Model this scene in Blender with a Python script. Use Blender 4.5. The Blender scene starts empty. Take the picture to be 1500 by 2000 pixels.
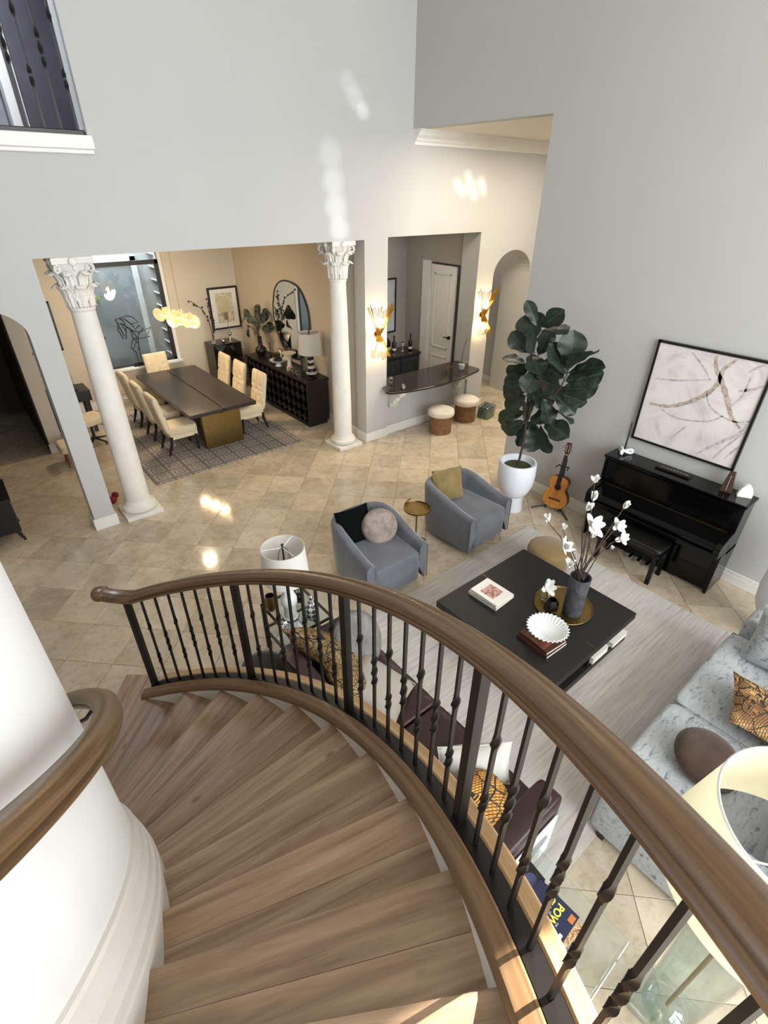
import bpy, bmesh, math, random
from mathutils import Vector, Matrix, Euler
random.seed(7)
sc = bpy.context.scene
COL = sc.collection
PI = math.pi

# ------------------------------------------------------------------ camera
cd = bpy.data.cameras.new('camera'); cam = bpy.data.objects.new('camera', cd); COL.objects.link(cam)
cd.sensor_fit = 'VERTICAL'; cd.sensor_height = 36.0; cd.lens = 994.34 / 2000 * 36.0
cd.clip_start = 0.05; cd.clip_end = 200
RX = (0.77305627, -0.63429925, 0.00696206); RY = (-0.33398227, -0.4163249, -0.84565325); RZ = (0.5392957, 0.65141234, -0.53368727)
cam.matrix_world = Matrix(((RX[0], -RY[0], -RZ[0], 0), (RX[1], -RY[1], -RZ[1], 0), (RX[2], -RY[2], -RZ[2], 4.0), (0, 0, 0, 1)))
sc.camera = cam

# ------------------------------------------------------------------ exposure, sky, sun, daylight
sc.view_settings.view_transform = 'Standard'; sc.view_settings.look = 'None'
sc.view_settings.gamma = 1.0; sc.view_settings.use_curve_mapping = False
sc.view_settings.exposure = 0.0
sc.cycles.use_denoising = True
sc.cycles.max_bounces = 8; sc.cycles.diffuse_bounces = 5; sc.cycles.glossy_bounces = 4
sc.cycles.transmission_bounces = 8; sc.cycles.transparent_max_bounces = 12
sc.cycles.sample_clamp_indirect = 4.0
sc.cycles.caustics_reflective = False; sc.cycles.caustics_refractive = False
w = bpy.data.worlds.new('sky'); sc.world = w; w.use_nodes = True
bg = w.node_tree.nodes['Background']; bg.inputs[0].default_value = (0.75, 0.86, 1.0, 1); bg.inputs[1].default_value = 1.0

def lamp(name, kind, loc, energy, color=(1, 1, 1), rot=(0, 0, 0), size=None, sizey=None, **kw):
    d = bpy.data.lights.new(name, kind); o = bpy.data.objects.new(name, d); COL.objects.link(o)
    o.location = loc; o.rotation_euler = rot; d.energy = energy; d.color = color
    if kind == 'AREA':
        d.shape = 'RECTANGLE'; d.size = size; d.size_y = sizey or size
    elif size is not None and kind in ('POINT', 'SPOT'): d.shadow_soft_size = size
    for k, v in kw.items(): setattr(d, k, v)
    return o
def aim(o, target):
    o.rotation_euler = (Vector(target) - Vector(o.location)).to_track_quat('-Z', 'Y').to_euler()

SUN_AZ, SUN_EL = math.radians(-15), math.radians(34)
sun = lamp('sun', 'SUN', (12, -3, 9), 30.0, (1.0, 0.93, 0.82)); sun.data.angle = math.radians(0.6)
sd = Vector((math.cos(SUN_EL) * math.cos(SUN_AZ), math.cos(SUN_EL) * math.sin(SUN_AZ), math.sin(SUN_EL)))
sun.rotation_euler = sd.to_track_quat('Z', 'Y').to_euler()
# daylight through the tall south windows behind the camera, and the sun opening added high on the east wall
ld = lamp('daylight_south', 'AREA', (3.2, -5.45, 1.7), 560, (0.89, 0.945, 1.0), (PI / 2, 0, 0), 6.0, 2.7)
lu = lamp('daylight_south_upper', 'AREA', (2.2, -5.45, 4.7), 900, (0.92, 0.95, 0.95), (PI / 2 - 0.35, 0, 0), 7.0, 2.8)
lw = lamp('daylight_west', 'AREA', (-5.3, 1.0, 4.6), 90, (0.9, 0.95, 1.0), (0, -PI / 2, 0), 4.0, 5.0)

# ------------------------------------------------------------------ mesh helpers
class MB:
    def __init__(s): s.v = []; s.f = []; s.T = None
    def add(s, vs, fs):
        n = len(s.v)
        for p in vs:
            p = Vector(p)
            s.v.append(s.T @ p if s.T is not None else p)
        for f in fs: s.f.append(tuple(i + n for i in f))
        return s
    def box(s, cx, cy, cz, sx, sy, sz, M=None):
        vs = [Vector((dx * sx / 2, dy * sy / 2, dz * sz / 2)) for dz in (-1, 1) for dx, dy in ((-1, -1), (1, -1), (1, 1), (-1, 1))]
        c = Vector((cx, cy, cz))
        vs = [c + (M @ p if M is not None else p) for p in vs]
        return s.add(vs, [(3, 2, 1, 0), (4, 5, 6, 7), (0, 1, 5, 4), (1, 2, 6, 5), (2, 3, 7, 6), (3, 0, 4, 7)])
    def bb(s, x0, x1, y0, y1, z0, z1):
        return s.box((x0 + x1) / 2, (y0 + y1) / 2, (z0 + z1) / 2, x1 - x0, y1 - y0, z1 - z0)
    def grid(s, fn, nu, nv, cu=False, cv=False):
        vs = [fn(i / (nu if cu else nu - 1), j / (nv if cv else nv - 1)) for i in range(nu) for j in range(nv)]
        fs = []
        for i in range(nu if cu else nu - 1):
            for j in range(nv if cv else nv - 1):
                a = i * nv + j; b = ((i + 1) % nu) * nv + j; c = ((i + 1) % nu) * nv + (j + 1) % nv; d = i * nv + (j + 1) % nv
                fs.append((a, b, c, d))
        return s.add(vs, fs)
    def lathe(s, prof, c=(0, 0, 0), n=24, wob=None, ring=False):
        c = Vector(c); m = len(prof)
        vs = []
        for i in range(n):
            a = 2 * PI * i / n
            for r, z in prof:
                k = wob(a, r, z) if wob else 1
                vs.append(c + Vector((r * k * math.cos(a), r * k * math.sin(a), z)))
        fs = []
        for i in range(n):
            for j in range(m - 1):
                a = i * m + j; b = ((i + 1) % n) * m + j
                fs.append((a, b, b + 1, a + 1))
        if ring:
            fs += [(i * m + m - 1, ((i + 1) % n) * m + m - 1, ((i + 1) % n) * m, i * m) for i in range(n)]
            return s.add(vs, fs)
        if prof[0][0] > 1e-4: fs.append(tuple(i * m for i in range(n))[::-1])
        if prof[-1][0] > 1e-4: fs.append(tuple(i * m + m - 1 for i in range(n)))
        return s.add(vs, fs)
    def cyl(s, p0, p1, r0, r1=None, n=12):
        return s.tube([p0, p1], [r0, r0 if r1 is None else r1], n)
    def tube(s, pts, r, n=8, closed=False, phase=0.0, flat=1.0):
        pts = [Vector(p) for p in pts]; m = len(pts)
        rs = r if isinstance(r, (list, tuple)) else [r] * m
        tang = []
        for i in range(m):
            a = pts[(i - 1) % m] if (closed or i > 0) else pts[i]
            b = pts[(i + 1) % m] if (closed or i < m - 1) else pts[i]
            t = (b - a); tang.append(t.normalized() if t.length > 1e-9 else Vector((0, 0, 1)))
        ref = Vector((0, 0, 1)) if abs(tang[0].z) < 0.9 else Vector((1, 0, 0))
        u = (ref - tang[0] * ref.dot(tang[0])).normalized()
        vs = []
        for i in range(m):
            u = (u - tang[i] * u.dot(tang[i]))
            u = u.normalized() if u.length > 1e-6 else tang[i].orthogonal().normalized()
            v = tang[i].cross(u)
            for k in range(n):
                a = 2 * PI * k / n + phase
                vs.append(pts[i] + rs[i] * (math.cos(a) * u * flat + math.sin(a) * v))
        fs = []
        for i in range(m if closed else m - 1):
            for k in range(n):
                a = i * n + k; b = i * n + (k + 1) % n; j = (i + 1) % m
                fs.append((a, b, j * n + (k + 1) % n, j * n + k))
        if not closed:
            fs.append(tuple(range(n))[::-1]); fs.append(tuple((m - 1) * n + k for k in range(n)))
        return s.add(vs, fs)
    def prism(s, poly, z0, z1, M=None):
        n = len(poly)
        vs = [Vector((x, y, z0)) for x, y in poly] + [Vector((x, y, z1)) for x, y in poly]
        if M is not None: vs = [M @ p for p in vs]
        fs = [tuple(range(n))[::-1], tuple(range(n, 2 * n))] + [(i, (i + 1) % n, n + (i + 1) % n, n + i) for i in range(n)]
        return s.add(vs, fs)
    def sweep(s, prof, frames, closed=True, caps=True):
        m = len(prof); vs = []
        for o, ux, uy in frames:
            for x, y in prof: vs.append(o + ux * x + uy * y)
        fs = []; k = len(frames)
        for i in range(k - 1):
            for j in range(m if closed else m - 1):
                a = i * m + j; b = i * m + (j + 1) % m
                fs.append((a, b, b + m, a + m))
        if caps and closed:
            fs.append(tuple(range(m))[::-1]); fs.append(tuple((k - 1) * m + j for j in range(m)))
        return s.add(vs, fs)
    def superq(s, c, sx, sy, sz, e1=0.3, e2=0.3, nu=20, nv=12, M=None, warp=None):
        c = Vector(c)
        def p(x, e): return math.copysign(abs(x) ** e, x)
        def fn(u, v):
            a = 2 * PI * u; b = -PI / 2 + PI * v
            q = Vector((sx / 2 * p(math.cos(b), e1) * p(math.cos(a), e2), sy / 2 * p(math.cos(b), e1) * p(math.sin(a), e2), sz / 2 * p(math.sin(b), e1)))
            if warp: q = warp(q)
            if M is not None: q = M @ q
            return c + q
        return s.grid(fn, nu, nv, cu=True)
    def pillow(s, w, h, t, M=None, n=13, c=(0, 0, 0)):
        c = Vector(c)
        for sgn in (1, -1):
            def fn(u, v):
                x = 2 * u - 1; y = 2 * v - 1
                k = 1 - 0.07 * (1 - abs(x) ** 2) * abs(y) ** 2; l = 1 - 0.07 * (1 - abs(y) ** 2) * abs(x) ** 2
                z = sgn * t / 2 * (max(0, (1 - abs(x) ** 2.6)) * max(0, (1 - abs(y) ** 2.6))) ** 0.5
                q = Vector((w / 2 * x * l, h / 2 * y * k, z))
                if M is not None: q = M @ q
                return c + q
            s.grid(fn, n, n)
        return s
    def build(s, name, mat, parent=None, smooth=None, bevel=0, bseg=2, weld=False, subs=0):
        me = bpy.data.meshes.new(name); me.from_pydata([tuple(p) for p in s.v], [], s.f); me.update()
        bm = bmesh.new(); bm.from_mesh(me)
        if weld: bmesh.ops.remove_doubles(bm, verts=bm.verts, dist=1e-4)
        bmesh.ops.recalc_face_normals(bm, faces=bm.faces); bm.to_mesh(me); bm.free()
        if smooth is not None:
            me.polygons.foreach_set('use_smooth', [True] * len(me.polygons)); me.set_sharp_from_angle(angle=math.radians(smooth))
        o = bpy.data.objects.new(name, me); COL.objects.link(o)
        if mat: me.materials.append(mat)
        if parent: o.parent = parent
        if bevel:
            b = o.modifiers.new('bevel', 'BEVEL'); b.width = bevel; b.segments = bseg; b.limit_method = 'ANGLE'; b.angle_limit = math.radians(40)
        if subs:
            q = o.modifiers.new('subsurf', 'SUBSURF'); q.levels = subs; q.render_levels = subs
        return o

def tag(o, label=None, cat=None, group=None, kind=None):
    if label: o['label'] = label
    if cat: o['category'] = cat
    if group: o['group'] = group
    if kind: o['kind'] = kind
    return o
def thing(name, label, cat, loc=(0, 0, 0), rz=0, group=None):
    o = bpy.data.objects.new(name, None); COL.objects.link(o); o.empty_display_size = 0.1
    o.location = loc; o.rotation_euler = (0, 0, rz)
    return tag(o, label, cat, group)
def struct(o): o['kind'] = 'structure'; return o
KIDS = {}
def dup(root, loc, rz, label=None):
    r = root.copy(); COL.objects.link(r); r.location = loc; r.rotation_euler = (0, 0, rz)
    if label: r['label'] = label
    def rec(src, dst):
        for ch in list(src.children):
            if ch.type not in ('MESH', 'EMPTY', 'LIGHT'): continue
            c = ch.copy(); COL.objects.link(c); c.parent = dst; rec(ch, c)
    rec(root, r); return r
def rotz(a): return Matrix.Rotation(a, 3, 'Z')
def rot3(x=0, y=0, z=0): return Euler((x, y, z)).to_matrix()

# ------------------------------------------------------------------ materials
def lin(h):
    h = h.lstrip('#'); c = [int(h[i:i + 2], 16) / 255 for i in (0, 2, 4)]
    return tuple(x / 12.92 if x <= 0.04045 else ((x + 0.055) / 1.055) ** 2.4 for x in c)
class G:
    """small node-graph writer"""
    def __init__(s, name):
        s.m = bpy.data.materials.new(name); s.m.use_nodes = True; s.nt = s.m.node_tree
        s.b = s.nt.nodes['Principled BSDF']; s.out = s.nt.nodes['Material Output']
    def n(s, t, **kw):
        o = s.nt.nodes.new(t)
        for k, v in kw.items(): setattr(o, k, v)
        return o
    def put(s, sock, v):
        if hasattr(v, 'is_output') or isinstance(v, bpy.types.NodeSocket): s.nt.links.new(v, sock)
        elif isinstance(v, (tuple, list)) and len(v) == 3 and sock.type == 'RGBA': sock.default_value = (*v, 1)
        else: sock.default_value = v
    def math(s, op, a, b=0.0, c=0.0):
        o = s.n('ShaderNodeMath', operation=op)
        for i, v in enumerate((a, b, c)): s.put(o.inputs[i], v)
        return o.outputs[0]
    def coord(s, which='Object', scale=(1, 1, 1), rot=(0, 0, 0), jitter=True):
        tc = s.n('ShaderNodeTexCoord'); mp = s.n('ShaderNodeMapping')
        src = tc.outputs[which]
        if jitter:
            oi = s.n('ShaderNodeObjectInfo'); vm = s.n('ShaderNodeVectorMath', operation='MULTIPLY_ADD')
            cx = s.n('ShaderNodeCombineXYZ'); r = s.math('MULTIPLY', oi.outputs['Random'], 37.0)
            for i in range(3): s.put(cx.inputs[i], r)
            vm.inputs[1].default_value = (1, 1, 1); s.put(vm.inputs[0], src); s.put(vm.inputs[2], cx.outputs[0]); src = vm.outputs[0]
        s.put(mp.inputs['Vector'], src); mp.inputs['Scale'].default_value = scale; mp.inputs['Rotation'].default_value = rot
        return mp.outputs[0]
    def noise(s, vec, scale=5, detail=4, rough=0.55, dist=0.0):
        o = s.n('ShaderNodeTexNoise'); s.put(o.inputs['Vector'], vec)
        o.inputs['Scale'].default_value = scale; o.inputs['Detail'].default_value = detail; o.inputs['Roughness'].default_value = rough; o.inputs['Distortion'].default_value = dist
        return o.outputs['Fac']
    def ramp(s, fac, stops, interp='LINEAR'):
        o = s.n('ShaderNodeValToRGB'); e = o.color_ramp.elements; o.color_ramp.interpolation = interp
        while len(e) < len(stops): e.new(0.5)
        for i, (p, c) in enumerate(stops): e[i].position = p; e[i].color = (*c, 1)
        s.put(o.inputs[0], fac); return o.outputs[0]
    def mix(s, fac, a, b, mode='MIX'):
        o = s.n('ShaderNodeMix', data_type='RGBA', blend_type=mode)
        s.put(o.inputs[0], fac); s.put(o.inputs[6], a); s.put(o.inputs[7], b); return o.outputs[2]
    def bump(s, h, strength=0.2, dist=0.01):
        o = s.n('ShaderNodeBump'); o.inputs['Strength'].default_value = strength; o.inputs['Distance'].default_value = dist
        s.put(o.inputs['Height'], h); s.nt.links.new(o.outputs[0], s.b.inputs['Normal'])
    def set(s, **kw):
        for k, v in kw.items(): s.put(s.b.inputs[k.replace('_', ' ')], v)
        return s
def plain(name, hexc, rough=0.5, metal=0.0, var=0.12, scale=6.0, bump=0.0, bscale=60, **kw):
    g = G(name); c = lin(hexc); v = g.coord()
    n = g.noise(v, scale, 3)
    lo = tuple(x * (1 - var) for x in c); hi = tuple(min(1, x * (1 + var)) for x in c)
    g.set(Base_Color=g.ramp(n, [(0.3, lo), (0.7, hi)]), Roughness=rough, Metallic=metal, **kw)
    if bump: g.bump(g.noise(v, bscale, 2), bump)
    return g.m
def glassmat(name, tint=(1, 1, 1), rough=0.0, ior=1.45):
    g = G(name); g.set(Base_Color=tint, Roughness=rough, IOR=ior, Transmission_Weight=1.0); return g.m
def thinglass(name, tint=(0.9, 0.95, 0.95), gloss=0.05):
    g = G(name); nt = g.nt; nt.nodes.remove(g.b)
    t = g.n('ShaderNodeBsdfTransparent'); t.inputs[0].default_value = (*tint, 1)
    gl = g.n('ShaderNodeBsdfGlossy'); gl.inputs['Roughness'].default_value = 0.02
    fr = g.n('ShaderNodeLayerWeight'); fr.inputs[0].default_value = 0.5
    mx = g.n('ShaderNodeMixShader'); nt.links.new(g.math('ADD', g.math('MULTIPLY', g.math('POWER', fr.outputs[1], 4.0), 0.6), gloss), mx.inputs[0]); nt.links.new(t.outputs[0], mx.inputs[1]); nt.links.new(gl.outputs[0], mx.inputs[2])
    nt.links.new(mx.outputs[0], g.out.inputs[0]); return g.m
def emit(name, col, strength):
    g = G(name); g.set(Base_Color=col, Emission_Color=col, Emission_Strength=strength); return g.m
def wood(name, dark, mid, light, axis=0, rough=0.45, gs=1.0, var=0.35):
    g = G(name); sc3 = [14 * gs, 14 * gs, 14 * gs]; sc3[axis] = 0.9 * gs
    v = g.coord(scale=sc3); n = g.noise(v, 1.6, 6, 0.62, 0.5)
    fine = [90 * gs] * 3; fine[axis] = 3 * gs
    n2 = g.noise(g.coord(scale=fine), 1.0, 3, 0.6)
    kv = [5.0 * gs] * 3; kv[axis] = 2.2 * gs
    vo = g.n('ShaderNodeTexVoronoi'); g.put(vo.inputs['Vector'], g.coord(scale=kv)); vo.inputs['Scale'].default_value = 1.0
    knot = g.ramp(vo.outputs['Distance'], [(0.03, (1, 1, 1)), (0.09, (0, 0, 0))])
    base = g.ramp(n, [(0.28, lin(dark)), (0.5, lin(mid)), (0.75, lin(light))])
    base = g.mix(g.math('MULTIPLY', n2, 0.35), base, lin(dark))
    base = g.mix(g.math('MULTIPLY', knot, 0.55), base, lin('#3a2a1c'))
    oi = g.n('ShaderNodeObjectInfo')
    hv = g.n('ShaderNodeHueSaturation'); g.put(hv.inputs['Color'], base); g.put(hv.inputs['Value'], g.math('ADD', g.math('MULTIPLY', oi.outputs['Random'], var), 1 - var / 2))
    g.set(Base_Color=hv.outputs[0], Roughness=rough); g.bump(n2, 0.08, 0.003)
    return g.m

def shademat(name, hexc, tr=0.45):
    g = G(name); c = lin(hexc); g.set(Base_Color=c, Roughness=0.8); g.bump(g.noise(g.coord(), 250, 2), 0.1)
    t = g.n('ShaderNodeBsdfTranslucent'); t.inputs[0].default_value = (*c, 1); mx = g.n('ShaderNodeMixShader'); mx.inputs[0].default_value = tr
    g.nt.links.new(g.b.outputs[0], mx.inputs[1]); g.nt.links.new(t.outputs[0], mx.inputs[2]); g.nt.links.new(mx.outputs[0], g.out.inputs[0]); return g.m
MT = {}
def wallmat(name, hexc):
    g = G(name); v = g.coord(jitter=False); c = lin(hexc)
    n = g.noise(v, 0.8, 3); lo = tuple(x * 0.97 for x in c)
    g.set(Base_Color=g.ramp(n, [(0.35, lo), (0.65, c)]), Roughness=0.85); g.bump(g.noise(v, 140, 2), 0.06, 0.004); return g.m
MT['wall'] = wallmat('painted_wall', '#bcbcbb')
MT['wall_warm'] = wallmat('dining_paint', '#cfc4b2')
MT['wall_grey'] = wallmat('bar_paint', '#a7a19a')
MT['white'] = plain('white_trim', '#e6e4e0', 0.45, var=0.03)
MT['plaster'] = plain('plaster_white', '#e2dfd9', 0.7, var=0.05, bump=0.1, bscale=40)
MT['ceiling'] = plain('ceiling_paint', '#e6e0d6', 0.9, var=0.02)
MT['dark_room'] = plain('painted_dimness', '#4b4641', 0.9)  # dark tone stands in for the lack of light in that room
# travertine
def travertine():
    g = G('travertine'); v = g.coord()
    n1 = g.noise(v, 2.2, 7, 0.65, 0.8); n2 = g.noise(v, 11, 5, 0.7, 0.4)
    b = g.ramp(n1, [(0.3, lin('#b6a48b')), (0.48, lin('#c8b89e')), (0.7, lin('#d5c7b0'))])
    b = g.mix(g.ramp(n2, [(0.36, (0.4, 0.4, 0.4)), (0.5, (0, 0, 0))]), b, lin('#a38d70'))
    oi = g.n('ShaderNodeObjectInfo'); ge = g.n('ShaderNodeNewGeometry')
    r = g.math('FRACT', g.math('ADD', oi.outputs['Random'], ge.outputs['Random Per Island']))
    hv = g.n('ShaderNodeHueSaturation'); g.put(hv.inputs['Color'], b); hv.inputs['Saturation'].default_value = 0.88; g.put(hv.inputs['Value'], g.math('ADD', g.math('MULTIPLY', r, 0.26), 0.80))
    g.set(Base_Color=hv.outputs[0], Roughness=g.math('ADD', g.math('MULTIPLY', n2, 0.1), 0.04), Specular_IOR_Level=0.45)
    return g.m
MT['tile'] = travertine()
MT['grout'] = plain('grout', '#8f7d66', 0.8)
MT['tread'] = wood('oak_tread', '#6f5843', '#997f66', '#b69d82', axis=0, rough=0.42, var=0.22)
MT['oak'] = wood('oak_light', '#9c7c56', '#b8966c', '#cbb08a', axis=0, rough=0.5, gs=0.8, var=0.1)
MT['rail'] = wood('oak_rail', '#4a3726', '#65503a', '#7a624a', axis=0, rough=0.3, gs=0.6, var=0.0)
MT['iron'] = plain('wrought_iron', '#1b1918', 0.42, 0.3, var=0.2)
MT['black'] = plain('black_satin', '#141312', 0.4)
MT['blackw'] = plain('black_stained_wood', '#131211', 0.5, var=0.25, scale=20)
MT['piano'] = plain('black_lacquer', '#050506', 0.12, var=0.05, Specular_IOR_Level=0.35)
MT['espresso'] = plain('espresso_wood', '#160f0c', 0.4, var=0.35, scale=14)
MT['brass'] = plain('brushed_brass', '#8d7548', 0.36, 1.0, var=0.12, scale=30)
MT['gold'] = plain('gold_rod', '#c99a3c', 0.25, 1.0, var=0.1)
MT['chrome'] = plain('chrome', '#cfd2d4', 0.08, 1.0, var=0.02)
MT['leaf'] = plain('ficus_leaf', '#263528', 0.4, var=0.4, scale=9)
MT['bark'] = plain('bark', '#3d2f24', 0.8, var=0.3, bump=0.3)
MT['soil'] = plain('soil_moss', '#3a3f22', 0.95, var=0.5, scale=40, bump=0.6)
MT['pot'] = plain('white_ceramic', '#dfe2ea', 0.45, var=0.02)
MT['cream'] = plain('cream_linen', '#e0cfae', 0.85, var=0.06, bump=0.15, bscale=200, Sheen_Weight=0.3)
MT['boucle'] = plain('white_boucle', '#ebe2d4', 0.95, var=0.08, bump=0.6, bscale=120)
MT['shade'] = shademat('lampshade_linen', '#eceae6')
MT['porcelain'] = plain('porcelain', '#dcdfdf', 0.25, var=0.02)
MT['velvet'] = plain('grey_blue_velvet', '#5d5f66', 0.75, var=0.16, scale=5, bump=0.12, bscale=220, Sheen_Weight=0.6, Sheen_Roughness=0.4)
MT['leather'] = plain('burgundy_leather', '#2e1719', 0.34, var=0.25, scale=6, bump=0.12, bscale=90)
MT['paper'] = plain('book_paper', '#e8e4da', 0.8, var=0.03)
MT['glass'] = glassmat('clear_glass', (0.97, 0.99, 0.98))
MT['thin'] = thinglass('thin_glass')
MT['pane'] = thinglass('window_glass', (0.93, 0.945, 0.95), 0.06)
MT['smoke'] = plain('dark_granite', '#292220', 0.12, var=0.3, scale=40)
MT['navyc'] = plain('navy_cabinet', '#2a3036', 0.5, var=0.08)
MT['bottle_glass'] = plain('dark_bottle', '#120d0b', 0.12)
MT['mirror'] = plain('mirror_silver', '#dfe6e8', 0.02, 1.0, var=0.0)
MT['walnut'] = wood('walnut_band', '#6b3f22', '#8a5530', '#a06a40', axis=2, rough=0.5, var=0.1)
MT['red'] = plain('red_plush', '#7c1f24', 0.9, var=0.2)
MT['petal'] = plain('magnolia_petal', '#dddcd6', 0.6, var=0.04, Subsurface_Weight=0.1)
MT['stone'] = plain('charcoal_stone', '#45454a', 0.7, var=0.4, scale=16, bump=0.3, bscale=50)
MT['marble'] = plain('white_marble', '#eceae6', 0.4, var=0.06)
MT['furgrey'] = plain('grey_faux_fur', '#74716d', 0.95, var=0.3, scale=7, bump=0.7, bscale=70)
MT['furtaupe'] = plain('taupe_faux_fur', '#8d8078', 0.95, var=0.35, scale=11, bump=0.7, bscale=70)
MT['ivory'] = plain('ivory_cushion', '#a19a91', 0.9, var=0.06, bump=0.2, bscale=160)
MT['goldvelvet'] = plain('gold_velvet', '#766233', 0.7, var=0.25, scale=6, Sheen_Weight=0.5)
MT['olive'] = plain('olive_gold_velvet', '#7a6238', 0.8, var=0.12, Sheen_Weight=0.4)
MT['bulb'] = emit('warm_bulb', (1.0, 0.78, 0.45), 60.0)
MT['amber'] = None
# ================================================================== STRUCTURE
# ---- floor: travertine tiles laid on the diagonal
fl = MB().bb(-5.2, 11.2, -5.2, 13.2, -0.2, -0.006).build('floor', MT['grout']); struct(fl)
TS, TG = 0.505, 0.004
def in_frame(x, y, z, m=60):
    dx, dy, dz = x, y, z - 4.0
    cz = RZ[0] * dx + RZ[1] * dy + RZ[2] * dz
    if cz < 0.2: return None
    px = 750 + 994.34 * (RX[0] * dx + RX[1] * dy + RX[2] * dz) / cz; py = 1000 + 994.34 * (RY[0] * dx + RY[1] * dy + RY[2] * dz) / cz
    return (px, py, cz) if -m < px < 1500 + m and -m < py < 2000 + m else None
tm = MB().box(0, 0, -0.006, TS - TG, TS - TG, 0.012).build('tile', MT['tile'], fl, bevel=0.002, bseg=1)
tile_me = tm.data; spots = []
for i in range(-14, 34):
    for j in range(-22, 26):
        u = 0.47 + 0.2 + i * TS + TS / 2; v = 0.47 + j * TS + TS / 2
        x = (u - v) / math.sqrt(2); y = (u + v) / math.sqrt(2)
        if not (-4.9 < x < 10.4 and -4.9 < y < 12.6): continue
        hide = (y > 11.95 and x > 1.0) or (x > 6.6 and y < 4.2) or math.hypot(x + 1.71, y - 1.556) < 2.55 or (2.5 < x < 4.9 and y < 3.0 and y > 0.8) or (x < 0.0 and y > 11)
        f = in_frame(x, y, 0)
        spots.append((x, y, None if (f is None or hide) else 1 / f[2]))
vis = sorted([q for q in spots if q[2]], key=lambda q: -q[2])
rest = MB()
for k, (x, y, s) in enumerate(vis):
    if k < 299:
        o = tm if k == 0 else tm.copy()
        if k: COL.objects.link(o); o.parent = fl
        o.location = (x, y, random.uniform(-0.0006, 0.0006)); o.rotation_euler = (0, 0, PI / 4 + random.choice((0, 1, 2, 3)) * PI / 2)
    else: rest.box(x, y, -0.006, TS - TG, TS - TG, 0.012, rotz(PI / 4))
for x, y, s in spots:
    if not s: rest.box(x, y, -0.006, TS - TG, TS - TG, 0.012, rotz(PI / 4))
tag(rest.build('tile_field', MT['tile'], fl), kind='stuff')

# ---- the long wall with the dining opening, bar opening, two arches and the balcony
HT = 6.9
def wall_strips(mb, strips, y0, y1):
    for xa, xb, ivs in strips:
        for iv in ivs:
            za0, za1, zb0, zb1 = iv if len(iv) == 4 else (iv[0], iv[1], iv[0], iv[1])
            vs = [(xa, y0, za0), (xb, y0, zb0), (xb, y1, zb0), (xa, y1, za0), (xa, y0, za1), (xb, y0, zb1), (xb, y1, zb1), (xa, y1, za1)]
            mb.add(vs, [(3, 2, 1, 0), (4, 5, 6, 7), (0, 1, 5, 4), (1, 2, 6, 5), (2, 3, 7, 6), (3, 0, 4, 7)])
def arch_strips(cx, hw, zs, rise, tops, n=18, xlim=None):
    out = []
    for i in range(n):
        xa = cx + hw * math.sin(-PI / 2 + PI * i / n); xb = cx + hw * math.sin(-PI / 2 + PI * (i + 1) / n)
        za = zs + rise * math.cos(-PI / 2 + PI * i / n); zb = zs + rise * math.cos(-PI / 2 + PI * (i + 1) / n)
        out.append((xa, xb, [(za, tops, zb, tops)]))
    return out
D0, D1 = 7.0, 7.28
mb = MB()
st = [(-5.2, -0.54, [(0, 4.4)])] + arch_strips(0.06, 0.6, 2.6, 0.36, 4.4)
st += [(0.66, 0.92, [(0, 4.4)]), (0.92, 1.775, [(3.36, 4.4)]), (1.775, 5.36, [(3.36, HT)]), (5.36, 5.83, [(0, HT)]), (5.83, 8.03, [(3.38, HT)]), (8.03, 8.5, [(0, HT)])]
st += arch_strips(9.075, 0.575, 2.6, 0.44, HT) + [(9.65, 11.2, [(0, HT)])]
st += [(-5.2, -2.2, [(4.4, HT)])]
wall_strips(mb, st, D0, D1)
mb.bb(5.83, 8.03, 7.05, D1, 0, 0.94)          # low wall under the bar
mb.bb(5.40, 5.83, D1, 7.62, 0, 3.6)
mb.bb(8.03, 8.5, D1, 7.42, 0, 3.6)
struct(mb.build('wall_north', MT['wall']))
# ---- east wall (piano wall) with the passage under it and an unseen opening high up, added to shape the sun patch
mb = MB()
mb.bb(6.3, 6.5, -0.9 + 0, 4.56, 0, HT); mb.bb(6.3, 6.5, 4.56, 7.0, 4.78, HT)
mb.bb(6.3, 6.5, -5.2, -0.9, 0, 5.3); mb.bb(6.3, 6.5, -5.2, -2.3, 5.3, HT); mb.bb(6.3, 6.5, -1.32, -0.9, 5.3, HT); mb.bb(6.3, 6.5, -2.3, -1.32, 6.72, HT)
struct(mb.build('wall_east', MT['wall']))
struct(MB().bb(6.5, 11.2, -5.2, 7.0, 4.78, 4.9).build('ceiling', MT['ceiling']))
struct(MB().bb(-5.4, 6.5, -5.4, 7.28, HT, HT + 0.12).build('ceiling', MT['ceiling']))
struct(MB().bb(0.5, 8.6, 7.28, 12.1, 3.6, 3.7).build('ceiling', MT['ceiling']))
# south wall: piers between tall windows
mb = MB()
for a, b in ((-5.4, -1.0), (0.9, 1.3), (3.4, 3.8), (5.9, 6.5)): mb.bb(a, b, -5.4, -5.2, 0, HT)
mb.bb(-5.4, 6.5, -5.4, -5.2, 6.1, HT); mb.bb(-5.4, 6.5, -5.4, -5.2, 0, 0.3); mb.bb(-1.0, 5.9, -5.4, -5.2, 3.0, 3.2)
struct(mb.build('wall_south', MT['wall']))
mb = MB(); mb.bb(-5.4, -5.2, -5.4, -1.2, 0, HT); mb.bb(-5.4, -5.2, 3.2, 7.0, 0, HT); mb.bb(-5.4, -5.2, -1.2, 3.2, 0, 2.4); mb.bb(-5.4, -5.2, -1.2, 3.2, 6.3, HT)
struct(mb.build('wall_west', MT['wall']))
struct(MB().bb(11.0, 11.2, -5.2, 13.0, 0, 4.8).build('wall_hall', MT['wall']))
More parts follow.
